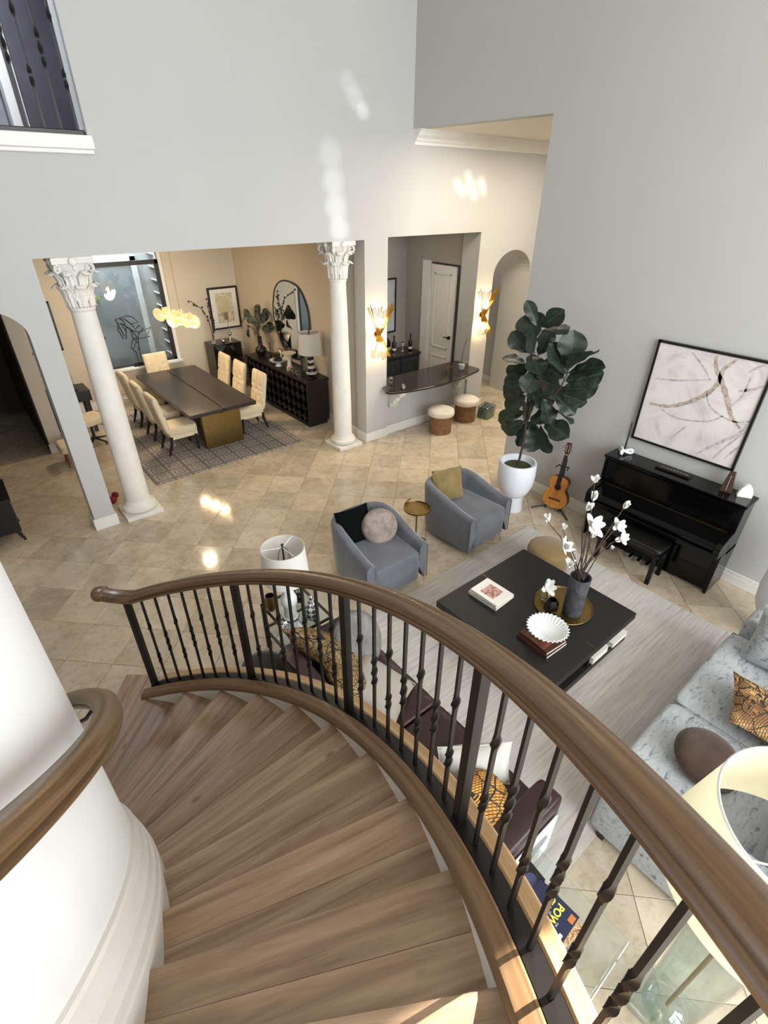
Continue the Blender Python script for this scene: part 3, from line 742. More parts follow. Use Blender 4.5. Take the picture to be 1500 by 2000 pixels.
def dining_chair():
    t = thing('dining_chair', 'x', 'chair', (0, 0, 0.012), 0, 'cream upholstered dining chairs')
    w = 0.48
    def warp(q): return q
    m = MB().superq((0, 0.02, 0.42), w, 0.52, 0.15, 0.25, 0.25, 24, 10); m.bb(-w / 2 + 0.02, w / 2 - 0.02, -0.22, 0.26, 0.28, 0.4)
    m.build('seat', MT['cream'], t, smooth=50)
    T = Matrix.Translation((0, -0.22, 0.40)) @ Matrix.Rotation(math.radians(11), 4, 'X')
    m = MB(); m.T = T
    tuft = [(-0.12, 0.42), (0.12, 0.42), (-0.12, 0.24), (0.12, 0.24)]
    for sgn in (1, -1):
        def fn(u, v):
            x = 2 * u - 1; z = 2 * v - 1
            x = x * (1.5 - 0.5 * x * x); z = z * (1.5 - 0.5 * z * z)
            e = (max(0, 1 - abs(x) ** 7) * max(0, 1 - abs(z) ** 9)) ** 0.4
            q = Vector((w / 2 * x, sgn * 0.058 * e, 0.34 + 0.34 * z))
            if sgn > 0:
                for tx, tz in tuft: q.y -= 0.034 * math.exp(-((q.x - tx) ** 2 + (q.z - tz) ** 2) / 0.0016)
                q.y -= (0.022 * math.exp(-(q.x / 0.016) ** 2) + 0.030 * math.exp(-((q.z - 0.33) / 0.02) ** 2)) * e
            return q
        m.grid(fn, 33, 41)
    m.build('backrest', MT['cream'], t, smooth=70, weld=True)
    m = MB(); m.T = T
    for tx, tz in tuft: m.superq((tx, 0.026, tz), 0.025, 0.012, 0.025, 1, 1, 8, 6)
    m.build('button', MT['cream'], t, smooth=60)
    for sx in (-1, 1):
        m = MB(); m.tube([(sx * 0.2, 0.22, 0.3), (sx * 0.205, 0.24, 0.0)], [0.033, 0.02], 4, phase=PI / 4); m.build('leg', MT['black'], t)
        m = MB(); m.tube([(sx * 0.2, -0.2, 0.34), (sx * 0.2, -0.22, 0.2), (sx * 0.205, -0.29, 0.0)], [0.033, 0.03, 0.02], 4, phase=PI / 4); m.build('leg', MT['black'], t)
    return t
ch = dining_chair()
specs = [(2.55, 8.86, -PI / 2, 'cream dining chair on the left side of the table nearest the white column'),
         (2.55, 9.66, -PI / 2, 'cream dining chair in the middle of the left side of the table'),
         (2.55, 10.46, -PI / 2, 'cream dining chair at the far end of the left side of the table'),
         (3.95, 8.95, PI / 2, 'cream dining chair on the right side of the table nearest the room'),
         (3.95, 9.78, PI / 2, 'cream dining chair in the middle of the right side, before the sideboard'),
         (3.95, 10.5, PI / 2, 'cream dining chair at the far end of the right side, before the small black cabinet'),
         (3.15, 11.12, PI, 'cream dining chair at the head of the table under the window')]
for i, (x, y, rz, lb) in enumerate(specs):
    if i == 0: ch.location = (x, y, 0.012); ch.rotation_euler = (0, 0, rz); ch['label'] = lb
    else: dup(ch, (x, y, 0.012), rz, lb)

# ---- chandelier
t = thing('chandelier', 'linear chandelier of ribbed glowing glass discs hanging over the dining table', 'chandelier', (3.22, 9.72, 2.05), math.radians(-72))
am = G('amber_ribbed_glass'); am.set(Base_Color=(1, 0.86, 0.6), Roughness=0.15, Transmission_Weight=0.7, IOR=1.3, Emission_Color=(1.0, 0.68, 0.3), Emission_Strength=0.3); MT['amber'] = am.m
MB().tube([(-0.4, 0, 0.03), (0.4, 0, 0.03)], 0.012, 8).build('bar', MT['gold'], t, smooth=40)
for x in (-0.14, 0.1): MB().cyl((x, 0, 0.03), (x, 0, 1.52), 0.005, n=6).build('suspension_rod', MT['brass'], t)
MB().bb(-0.25, 0.22, -0.05, 0.05, 1.52, 1.55).build('canopy', MT['brass'], t)
dp = None; bp = None
random.seed(5)
for i in range(11):
    x = -0.44 + 0.088 * i
    if dp is None:
        pr = [(0.001, 0.028)] + [(0.012 * q, 0.028 - 0.022 * (q / 10) ** 2 + 0.004 * (q % 2)) for q in range(1, 11)]
        pr += [(0.118, -0.004), (0.1, -0.001), (0.05, 0.015), (0.001, 0.02)]
        dp = o = MB().lathe(pr, n=24).build('glass_disc', MT['amber'], t, smooth=20)
        bp = b = MB().superq((0, 0, 0), 0.04, 0.04, 0.055, 1, 1, 10, 8).build('bulb', MT['bulb'], t, smooth=60)
    else:
        o = dp.copy(); COL.objects.link(o); o.parent = t; b = bp.copy(); COL.objects.link(b); b.parent = t
    s = 1 if i % 2 else -1
    o.location = (x, s * 0.06, random.uniform(-0.05, 0.05)); o.rotation_euler = (s * 1.45 + random.uniform(-.2, .2), random.uniform(-.5, .5), random.uniform(-.4, .4))
    b.location = (x, s * 0.005, 0.0)
for x in (-0.3, 0.0, 0.3):
    l = lamp('chandelier_glow', 'POINT', (0, 0, 0), 17, (1.0, 0.72, 0.4), size=0.1); l.parent = t; l.location = (x, 0, -0.16)

# ---- sideboard with faceted doors
t = thing('sideboard', 'long dark espresso sideboard with faceted diamond doors along the dining wall', 'sideboard', (5.1, 9.43, 0))
MB().bb(-0.24, 0.25, -1.22, 1.22, 0.1, 0.9).build('body', MT['espresso'], t, bevel=0.006)
MB().bb(-0.27, 0.26, -1.24, 1.24, 0.9, 0.94).build('top', MT['espresso'], t, bevel=0.006)
MB().bb(-0.2, 0.22, -1.18, 1.18, 0.0, 0.1).build('plinth', MT['black'], t)
for d in range(4):
    m = MB(); y0 = -1.2 + d * 0.6; nx, nz = 3, 4
    for a in range(nx):
        for b in range(nz):
            ya, yb = y0 + 0.01 + a * 0.58 / nx, y0 + 0.01 + (a + 1) * 0.58 / nx; za, zb = 0.12 + b * 0.76 / nz, 0.12 + (b + 1) * 0.76 / nz
            yc, zc = (ya + yb) / 2, (za + zb) / 2
            m.add([(-0.25, ya, za), (-0.25, yb, za), (-0.25, yb, zb), (-0.25, ya, zb), (-0.25, yc, za), (-0.25, yb, zc), (-0.25, yc, zb), (-0.25, ya, zc), (-0.268, yc, zc), (-0.235, yc, zc)],
                  [(0, 4, 7), (4, 1, 5), (5, 2, 6), (6, 3, 7), (4, 5, 8), (5, 6, 8), (6, 7, 8), (7, 4, 8), (0, 1, 2, 3)])
    m.build('door', MT['espresso'], t)
SB = 0.94
# mirror
MIR = [(10.15, 2.03), (10.03, 2.29), (9.84, 2.44), (9.6, 2.5), (9.33, 2.49), (9.1, 2.43), (8.91, 2.25), (8.81, 2.03), (8.79, 1.75), (8.87, 1.43), (9.13, 1.11), (9.49, 1.01), (9.79, 1.1), (9.97, 1.25), (10.11, 1.52), (10.18, 1.8)]
def smooth_loop(P, k=4):
    out = []; n = len(P)
    for i in range(n):
        p0, p1, p2, p3 = (Vector(P[(i + j - 1) % n]) for j in range(4))
        for q in range(k):
            s = q / k; out.append(tuple(0.5 * ((2 * p1) + (p2 - p0) * s + (2 * p0 - 5 * p1 + 4 * p2 - p3) * s * s + (3 * p1 - p0 - 3 * p2 + p3) * s ** 3)))
    return out
ml = smooth_loop(MIR)
t = thing('wall_mirror', 'rounded black framed mirror leaning on the wall above the sideboard', 'mirror', (5.37, 9.48, 1.0))
m = MB(); m.prism([(y - 9.48, z - 1.0) for y, z in ml], 0.0, 0.012, Matrix(((0, 0, 1), (1, 0, 0), (0, 1, 0)))); m.build('glass', MT['mirror'], t)
m = MB(); m.tube([(0.002, y - 9.48, z - 1.0) for y, z in ml], 0.014, 8, closed=True); m.build('frame', MT['black'], t, smooth=50)
# ---- fiddle leaf plant leaves
def fiddle_leaf(w=0.75, bend=0.18, seed=0):
    rnd = random.Random(seed); ph = rnd.uniform(0, 6); vs = []; m = MB()
    def fn(u, v):
        s = 2 * u - 1
        prof = (math.sin(PI * min(1, v * 0.98 + 0.01)) ** 0.6) * (0.52 + 0.55 * v) * (1 - 0.22 * math.exp(-((v - 0.38) / 0.14) ** 2))
        if v > 0.93: prof *= 1 - 0.55 * ((v - 0.93) / 0.07)
        x = s * w * 0.5 * prof
        z = -bend * v * v + 0.09 * abs(s) ** 1.3 * prof + 0.022 * math.sin(v * 17 + ph + s * 2) * abs(s)
        return Vector((x, v, z))
    m.grid(fn, 9, 14); return m
def leafmat():
    g = G('fiddle_leaf'); tc = g.n('ShaderNodeTexCoord'); sx = g.n('ShaderNodeSeparateXYZ'); g.put(sx.inputs[0], tc.outputs['Object'])
    ax = g.math('ABSOLUTE', sx.outputs[0]); rib = g.math('LESS_THAN', ax, 0.014)
    vein = g.math('GREATER_THAN', g.math('SINE', g.math('MULTIPLY', g.math('SUBTRACT', sx.outputs[1], g.math('MULTIPLY', ax, 0.7)), 52.0)), 0.965)
    n = g.noise(g.coord(), 5, 3)
    b = g.ramp(n, [(0.3, lin('#141f18')), (0.55, lin('#1d2b21')), (0.75, lin('#2a3b2e'))]); b = g.mix(g.math('MULTIPLY', g.math('MAXIMUM', rib, vein), 0.4), b, lin('#4f6148'))
    g.set(Base_Color=b, Roughness=0.42); return g.m
MT['fleaf'] = leafmat()
LEAVES = {}
def place_leaf(parent, B, T, w, origin, hint):
    key = round(w * 5) / 5
    B = Vector(B) - origin; T = Vector(T) - origin
    d = (T - B); L = max(0.12, d.length); d.normalize()
    up = Vector(hint); up = (up - d * up.dot(d))
    up = up.normalized() if up.length > 1e-3 else d.orthogonal().normalized()
    xa = d.cross(up)
    M = Matrix((xa, d, up)).transposed().to_4x4()
    if key not in LEAVES: LEAVES[key] = o = fiddle_leaf(max(key, 0.45), 0.16, int(key * 10)).build('leaf', MT['fleaf'], parent, smooth=60)
    else: o = LEAVES[key].copy(); COL.objects.link(o); o.parent = parent
    o.matrix_local = Matrix.Translation(B) @ M @ Matrix.Diagonal((L, L, L, 1))
    MB().cyl(B - d * 0.035, B + d * 0.02, 0.005, n=5).build('petiole', MT['leaf'], parent)
t = thing('vase_plant', 'black handled vase with a leafy fiddle fig on the far end of the sideboard', 'plant', (5.1, 10.42, SB))
MB().lathe([(0.05, 0), (0.1, 0.03), (0.125, 0.09), (0.11, 0.15), (0.05, 0.2), (0.042, 0.24), (0.04, 0.36), (0.05, 0.385), (0.042, 0.385), (0.034, 0.36), (0.034, 0.22)], n=28).build('vase', MT['black'], t, smooth=50)
for s in (-1, 1): MB().tube([(0, s * (0.04 + 0.05 * math.sin(PI * q / 8)), 0.22 + 0.11 * q / 8) for q in range(9)], 0.008, 6).build('handle', MT['black'], t, smooth=50)
O = Vector((5.1, 10.42, SB))
for pts in ([(5.1, 10.42, 1.3), (5.09, 10.4, 1.5), (5.08, 10.25, 1.75), (5.06, 10.15, 1.9)], [(5.1, 10.42, 1.3), (5.09, 10.5, 1.55), (5.08, 10.7, 1.72)], [(5.1, 10.42, 1.3), (5.08, 10.6, 1.45), (5.08, 10.84, 1.47)]):
    MB().tube([Vector(p) - O for p in pts], 0.007, 6).build('stem', MT['bark'], t)
for B, T, wd in [((5.08, 10.43, 1.72), (5.1, 10.31, 1.98), 0.8), ((5.08, 10.63, 1.64), (4.99, 10.78, 1.84), 0.6), ((5.08, 10.8, 1.72), (5.12, 11.25, 1.6), 0.7), ((5.08, 10.25, 1.71), (5.05, 9.85, 1.9), 0.8), ((5.08, 10.29, 1.53), (5.16, 10.74, 1.43), 0.9), ((5.08, 10.78, 1.47), (5.15, 11.2, 1.33), 0.5), ((5.08, 10.85, 1.39), (5.08, 10.95, 1.19), 0.6), ((5.08, 10.21, 1.51), (5.15, 9.86, 1.62), 0.9), ((5.08, 10.27, 1.62), (5.04, 10.32, 1.84), 0.9), ((5.08, 10.21, 1.67), (5.0, 9.9, 1.83), 0.9), ((5.08, 10.4, 1.6), (4.92, 10.55, 1.72), 0.9)]:
    place_leaf(t, B, T, wd, O, (-0.8, -0.5, 0.5))
# ---- things on the sideboard
t = thing('taper_candle', 'black taper candle in a low holder beside the black vase on the sideboard', 'candle', (5.12, 10.02, SB))
MB().lathe([(0.045, 0), (0.045, 0.012), (0.015, 0.02), (0.015, 0.05), (0.02, 0.05)], n=16).build('holder', MT['black'], t, smooth=40); MB().cyl((0, 0, 0.04), (0, 0, 0.34), 0.011, 0.007).build('candle', MT['black'], t, smooth=40)
t = thing('candle_jar', 'black glass candle jar with a brass lid in the middle of the sideboard', 'candle', (5.16, 9.82, SB))
MB().lathe([(0.06, 0), (0.065, 0.01), (0.065, 0.13), (0.06, 0.135)], n=24).build('jar', MT['black'], t, smooth=40); MB().lathe([(0.066, 0.135), (0.066, 0.155), (0.02, 0.16), (0.001, 0.16)], n=24).build('lid', MT['brass'], t, smooth=40)
for (x, y, z0, lb) in ((5.3, 9.92, 0.2, 'small brass picture frame leaning behind the black candle jar'), (5.3, 9.7, 0.17, 'small wood picture frame standing left of the white footed bowl')):
    t = thing('picture_frame', lb, 'picture frame', (x, y, SB), PI / 2 + 0.1)
    MB().bb(-0.07, 0.07, -0.01, 0.01, 0, z0).build('frame', MT['brass'], t, bevel=0.003); MB().bb(-0.055, 0.055, 0.01, 0.013, 0.015, z0 - 0.015).build('print', MT['paper'], t)
t = thing('footed_bowl', 'white footed bowl holding dark balls on the sideboard', 'bowl', (4.98, 9.45, SB))
MB().lathe([(0.07, 0), (0.068, 0.012), (0.045, 0.03), (0.045, 0.06), (0.1, 0.075), (0.17, 0.11), (0.178, 0.125), (0.165, 0.122), (0.1, 0.09), (0.001, 0.08)], n=32).build('bowl', MT['porcelain'], t, smooth=50)
for i, (x, y, z) in enumerate(((0.05, 0.0, 0.128), (-0.045, 0.03, 0.127), (0.0, -0.055, 0.128), (0.02, 0.06, 0.13), (0.005, 0.0, 0.175))):
    o = thing('decor_ball', ('dark woven decor ball in the white footed bowl'), 'ball', (4.98 + x, 9.45 + y, SB + z), i, 'dark balls in the footed bowl')
    MB().superq((0, 0, 0), 0.075, 0.075, 0.075, 1, 1, 14, 10).build('ball', MT['espresso'], o, smooth=60); MB().tube([(0.0375 * math.cos(a), 0.0375 * math.sin(a), 0) for a in [q * PI / 8 for q in range(16)]], 0.003, 5, closed=True).build('band', MT['black'], o)
t = thing('hourglass_vase', 'tall white vase with a wide dish top beside the footed bowl', 'vase', (5.0, 9.03, SB))
MB().lathe([(0.06, 0), (0.062, 0.02), (0.042, 0.08), (0.036, 0.2), (0.05, 0.29), (0.1, 0.33), (0.15, 0.345), (0.145, 0.35), (0.08, 0.335), (0.001, 0.32)], n=28).build('vase', plain('ivory_glaze', '#dccfb9', 0.35), t, smooth=50)
MB().lathe([(0.064, 0.03), (0.06, 0.07), (0.048, 0.1)], n=28).build('band', plain('pink_glaze', '#c9a79c', 0.4), t, smooth=50)
for (x, y, r, lb) in ((4.95, 8.86, 0.055, 'small clear glass bowl beside the tall white vase'), (4.9, 8.68, 0.062, 'clear glass ball ornament at the front of the sideboard')):
    t = thing('glass_ornament', lb, 'ornament', (x, y, SB)); MB().lathe([(r * 0.5, 0), (r * 0.9, r * 0.4), (r, r), (r * 0.75, r * 1.6), (r * 0.5, r * 1.75), (r * 0.45, r * 1.7), (r * 0.7, r * 1.5), (r * 0.9, r), (r * 0.8, r * 0.5), (0.001, r * 0.2)], n=20).build('glass', MT['glass'], t, smooth=60)
t = thing('black_plate', 'dark round plate standing on edge behind the glass ball', 'plate', (5.2, 8.82, SB), 0.0)
m = MB(); m.T = Matrix.Rotation(-PI / 2 + 0.25, 4, 'Y') ; m.lathe([(0.001, 0.0), (0.08, 0.002), (0.13, 0.016), (0.128, 0.022), (0.08, 0.01), (0.001, 0.008)], (0.125, 0, 0), n=28); m.build('plate', plain('sage_plate', '#6c7268', 0.3), t, smooth=50); MB().bb(-0.05, 0.05, -0.05, 0.05, 0.0, 0.012).build('stand', MT['black'], t)
t = thing('candlestick', 'black turned candlestick beside the striped lamp', 'candlestick', (5.0, 8.56, SB))
MB().lathe([(0.05, 0), (0.05, 0.015), (0.018, 0.03), (0.03, 0.08), (0.014, 0.12), (0.028, 0.18), (0.012, 0.23), (0.026, 0.29), (0.012, 0.33), (0.03, 0.36), (0.03, 0.375)], n=18).build('stick', MT['black'], t, smooth=40); MB().cyl((0, 0, 0.37), (0, 0, 0.4), 0.012, n=10).build('candle', MT['black'], t)
t = thing('table_lamp', 'table lamp with a white shade and black and silver ball base on the sideboard', 'lamp', (5.1, 8.38, SB))
MB().bb(-0.08, 0.08, -0.08, 0.08, 0, 0.03).build('base', MT['black'], t, bevel=0.004)
sg = G('striped_ball'); tc = sg.n('ShaderNodeTexCoord'); s3 = sg.n('ShaderNodeSeparateXYZ'); sg.put(s3.inputs[0], tc.outputs['Object'])
st_ = sg.math('GREATER_THAN', sg.math('SINE', sg.math('ADD', sg.math('MULTIPLY', s3.outputs[2], 60.0), sg.math('MULTIPLY', sg.noise(sg.coord(), 4), 3.0))), 0.1)
sg.set(Base_Color=sg.mix(st_, lin('#1a1512'), lin('#c9c4bb')), Roughness=0.12)
MB().lathe([(0.05, 0.03), (0.1, 0.07), (0.115, 0.12), (0.1, 0.17), (0.05, 0.21), (0.03, 0.22)], n=28).build('ball', sg.m, t, smooth=50)
MB().bb(-0.045, 0.045, -0.045, 0.045, 0.22, 0.4).build('neck', sg.m, t, bevel=0.008); MB().cyl((0, 0, 0.4), (0, 0, 0.88), 0.008).build('rod', MT['black'], t)
MB().lathe([(0.225, 0.46), (0.2, 0.84), (0.195, 0.84), (0.22, 0.46)], n=40, ring=True).build('shade', MT['shade'], t, smooth=40); MB().cyl((0, 0, 0.84), (0, 0, 0.9), 0.012).build('finial', MT['black'], t); MB().tube([(-0.2, 0, 0.83), (0.2, 0, 0.83)], 0.004, 5).build('spider', MT['black'], t)

# ---- small black cabinet in the corner and the art above it
t = thing('faceted_cabinet', 'small glossy black cabinet with a faceted front in the dining room corner', 'cabinet', (4.72, 11.48, 0))
gl = plain('black_gloss', '#0c0a0a', 0.12)
MB().bb(-0.33, 0.33, -0.2, 0.3, 0.06, 1.06).build('body', gl, t, bevel=0.005); MB().bb(-0.28, 0.28, -0.15, 0.27, 0, 0.06).build('plinth', MT['black'], t)
m = MB()
for a in range(2):
    for b in range(3):
        xa, xb = -0.32 + a * 0.32, a * 0.32; za, zb = 0.08 + b * 0.325, 0.08 + (b + 1) * 0.325; xc, zc = (xa + xb) / 2 + (0.05 if b % 2 else -0.05), (za + zb) / 2
        m.add([(xa, -0.2, za), (xb, -0.2, za), (xb, -0.2, zb), (xa, -0.2, zb), (xc, -0.26, zc)], [(0, 1, 4), (1, 2, 4), (2, 3, 4), (3, 0, 4), (3, 2, 1, 0)])
m.build('faceted_front', gl, t)
t = thing('framed_art', 'black framed print of a beige abstract shape above the small black cabinet', 'picture', (5.03, 11.88, 1.25))
MB().bb(-0.35, 0.35, -0.03, 0.015, 0, 0.9).build('frame', MT['black'], t, bevel=0.004)
MB().bb(-0.31, 0.31, -0.034, -0.028, 0.04, 0.86).build('mat', MT['paper'], t)
ag = G('abstract_print'); av = ag.coord(jitter=False); an = ag.noise(av, 3.2, 4, 0.6, 1.2)
ag.set(Base_Color=ag.ramp(an, [(0.3, lin('#8e8468')), (0.45, lin('#d9d2bd')), (0.55, lin('#c7bd98')), (0.7, lin('#8a8578'))]), Roughness=0.6)
MB().bb(-0.2, 0.2, -0.037, -0.033, 0.14, 0.78).build('print', ag.m, t); MB().prism([(-0.11, 0.36), (0.11, 0.36), (0.12, 0.66), (0, 0.72), (-0.12, 0.66)], 0.038, 0.04, Matrix(((1, 0, 0), (0, 0, -1), (0, 1, 0)))).build('print_motif', plain('print_beige', '#cbbd9c', 0.7), t); MB().bb(-0.05, 0.05, -0.04, -0.036, 0.2, 0.36).build('print_motif', plain('print_brown', '#8c7a62', 0.7), t)
CZ = 1.06
t = thing('branch_vase', 'clear vase with dark berry branches on the small black cabinet', 'vase', (4.5, 11.5, CZ))
MB().lathe([(0.04, 0), (0.05, 0.02), (0.035, 0.12), (0.03, 0.16), (0.027, 0.16), (0.03, 0.12), (0.04, 0.03)], n=16).build('vase', MT['glass'], t, smooth=50)
for i, pts in enumerate(([(0, 0, 0.05), (-0.03, 0, 0.5), (-0.15, 0, 0.75), (-0.4, -0.1, 0.95)], [(0, 0, 0.05), (0.03, 0, 0.45), (0.0, 0, 0.75), (0.03, 0, 0.9)], [(0.0, 0, 0.05), (0.06, 0, 0.3), (0.08, 0, 0.5)])):
    b = MB().tube(pts, 0.008, 5).build('branch', MT['bark'], t)
    bm_ = MB()
    for q in range(9):
        k = 0.35 + 0.65 * q / 8; j = min(len(pts) - 2, int(k * (len(pts) - 1))); f = k * (len(pts) - 1) - j
        p = Vector(pts[j]).lerp(Vector(pts[j + 1]), f); bm_.superq(p + Vector((random.uniform(-.035, .035), random.uniform(-.03, .03), random.uniform(-.02, .03))), 0.045, 0.045, 0.045, 1, 1, 8, 6)
    bm_.build('berries', plain('dark_berry', '#2c261f', 0.6), b, smooth=60)
t = thing('cone_ornament', 'silver cone and ball ornament standing on the small black cabinet', 'ornament', (4.87, 11.42, CZ))
MB().lathe([(0.05, 0), (0.04, 0.01), (0.012, 0.1), (0.012, 0.14)], n=16).build('base', MT['chrome'], t, smooth=50); MB().superq((0, 0, 0.18), 0.09, 0.09, 0.09, 1, 1, 16, 10).build('ball', MT['chrome'], t, smooth=60); MB().cyl((0, 0, 0.22), (0, 0, 0.66), 0.006, n=8).build('rod', MT['chrome'], t)
t = thing('chrome_ball', 'small silver ball lying on the small black cabinet', 'ornament', (4.68, 11.38, CZ)); MB().superq((0, 0, 0.05), 0.1, 0.1, 0.1, 1, 1, 16, 10).build('ball', MT['chrome'], t, smooth=60); MB().lathe([(0.03, 0), (0.03, 0.006), (0.02, 0.012)], n=12).build('ring', MT['brass'], t)

# ---- wire horse on the window sill
t = thing('wire_horse', 'black wire horse sculpture standing on the dining window sill', 'sculpture', (2.96, 11.85, 0.76))
HORSE = [[(2.66, 1.75), (2.69, 1.66), (2.66, 1.55), (2.72, 1.36), (2.78, 1.35), (2.83, 1.58), (2.81, 1.69), (2.74, 1.77), (2.66, 1.75)], [(2.74, 1.77), (2.92, 1.79), (3.02, 1.74), (3.09, 1.64), (2.95, 1.62), (2.84, 1.74), (2.75, 1.74)], [(2.69, 1.66), (2.81, 1.62), (2.91, 1.52), (2.92, 1.33), (2.84, 1.15), (2.92, 1.03)], [(2.95, 1.62), (3.0, 1.51), (3.09, 1.58), (3.15, 1.5), (3.07, 1.44), (2.94, 1.49)], [(3.07, 1.44), (3.32, 1.51), (3.21, 1.36), (3.26, 1.33), (3.04, 1.31)], [(2.92, 1.33), (3.0, 1.21), (2.99, 1.05)], [(3.06, 1.46), (3.01, 1.32), (2.97, 1.09)], [(2.91, 1.52), (3.01, 1.32), (2.92, 1.2), (2.86, 1.11), (2.91, 1.05)], [(2.7, 1.62), (2.77, 1.39)], [(2.75, 1.67), (2.81, 1.49)], [(2.83, 1.58), (2.97, 1.47)], [(2.92, 1.33), (3.04, 1.31)]]
m = MB()
for i, l in enumerate(HORSE): m.tube([(x - 2.96, 0.02 * (i % 3) - 0.02, z - 0.76) for x, z in l], 0.011, 5)
m.build('wire_body', MT['black'], t); m = MB()
for x in (2.91, 2.98): m.tube([(x - 2.96, 0, 0.28), (x - 2.96, 0, 0.015)], 0.008, 5)
m.build('wire_legs', MT['black'], t); MB().bb(-0.16, 0.16, -0.045, 0.045, 0, 0.018).build('base', MT['black'], t)
# ---- left end of the dining room
t = thing('thin_frame', 'thin black framed picture on the dining wall left of the window', 'picture', (1.3, 11.88, 1.3))
m = MB(); m.bb(-0.3, 0.3, -0.02, 0.015, 0.87, 0.9); m.bb(-0.3, 0.3, -0.02, 0.015, 0, 0.03); m.bb(0.27, 0.3, -0.02, 0.015, 0, 0.9); m.bb(-0.3, -0.27, -0.02, 0.015, 0, 0.9); m.build('frame', MT['black'], t); MB().bb(-0.27, 0.27, -0.005, 0.01, 0.03, 0.87).build('print', MT['wall_warm'], t)
t = thing('console_desk', 'dark console desk against the wall behind the left column', 'desk', (1.32, 10.85, 0))
MB().bb(-0.38, 0.32, -0.22, 0.3, 0.62, 0.82).build('top', MT['espresso'], t, bevel=0.008)
for sx in (-0.3, 0.24):
    for sy in (-0.17, 0.24): MB().bb(sx - 0.03, sx + 0.03, sy - 0.03, sy + 0.03, 0, 0.62).build('leg', MT['espresso'], t)
MB().bb(-0.3, 0.24, -0.02, 0.02, 0.1, 0.14).build('stretcher', MT['espresso'], t)
t = thing('glass_cloche', 'clear glass cloche over a small figure on the console desk', 'cloche', (1.3, 10.8, 0.82))
MB().lathe([(0.15, 0.02), (0.15, 0.22), (0.13, 0.32), (0.08, 0.39), (0.001, 0.41)], n=24).build('dome', MT['thin'], t, smooth=50); MB().lathe([(0.17, 0), (0.17, 0.02), (0.001, 0.02)], n=24).build('base', MT['black'], t, smooth=40)
MB().lathe([(0.06, 0.02), (0.05, 0.1), (0.08, 0.16), (0.03, 0.25), (0.001, 0.28)], n=14).build('figure', MT['chrome'], t, smooth=50)
t = thing('desk_chair', 'cream desk chair on a dark star base behind the left column', 'chair', (1.4, 10.1, 0), 0.3)
MB().superq((0, 0, 0.46), 0.46, 0.44, 0.14, 0.3, 0.3).build('seat', MT['cream'], t, smooth=50); MB().cyl((0, 0, 0.08), (0, 0, 0.4), 0.025).build('post', MT['black'], t)
for q in range(5):
    a = q * 2 * PI / 5; MB().tube([(0, 0, 0.1), (0.24 * math.cos(a), 0.24 * math.sin(a), 0.05)], [0.022, 0.014], 6).build('leg', MT['black'], t); MB().superq((0.24 * math.cos(a), 0.24 * math.sin(a), 0.025), 0.045, 0.045, 0.05, 1, 1, 8, 6).build('caster', MT['black'], t)
t = thing('low_bench', 'low cream tufted bench half hidden behind the square pier', 'bench', (0.98, 9.45, 0))
MB().superq((0, 0, 0.32), 0.5, 0.45, 0.14, 0.3, 0.3).build('seat', MT['cream'], t, smooth=50)
for sx in (-0.18, 0.18):
    for sy in (-0.15, 0.15): MB().cyl((sx, sy, 0), (sx * 0.9, sy * 0.9, 0.28), 0.014, 0.022).build('leg', MT['walnut'], t)
t = thing('plush_toy', 'small red plush toy lying on the floor between pier and left column', 'toy', (1.02, 7.62, 0))
MB().superq((0, 0, 0.055), 0.14, 0.12, 0.11, 1, 1).build('body', MT['red'], t, smooth=60); MB().superq((0.07, 0.06, 0.09), 0.1, 0.1, 0.1, 1, 1).build('head', MT['red'], t, smooth=60); MB().superq((-0.02, 0.1, 0.08), 0.07, 0.06, 0.06, 1, 1).build('muzzle', plain('pink_plush', '#c08f88', 0.9), t, smooth=60)
t = thing('dark_cabinet', 'dark cabinet on tapered legs at the left edge under the archway', 'cabinet', (-0.65, 7.62, 0), 0)
MB().bb(-0.5, 0.5, 0.0 - 0.3, 0.36, 0.16, 0.62).build('body', MT['blackw'], t, bevel=0.006); MB().bb(-0.52, 0.52, -0.32, 0.38, 0.62, 0.65).build('top', MT['blackw'], t, bevel=0.005)
for sx in (-1, 1):
    for sy in (-0.26, 0.32): MB().tube([(sx * 0.45, sy, 0.17), (sx * 0.5, sy, 0.0)], [0.035, 0.018], 4, phase=PI / 4).build('leg', MT['blackw'], t)
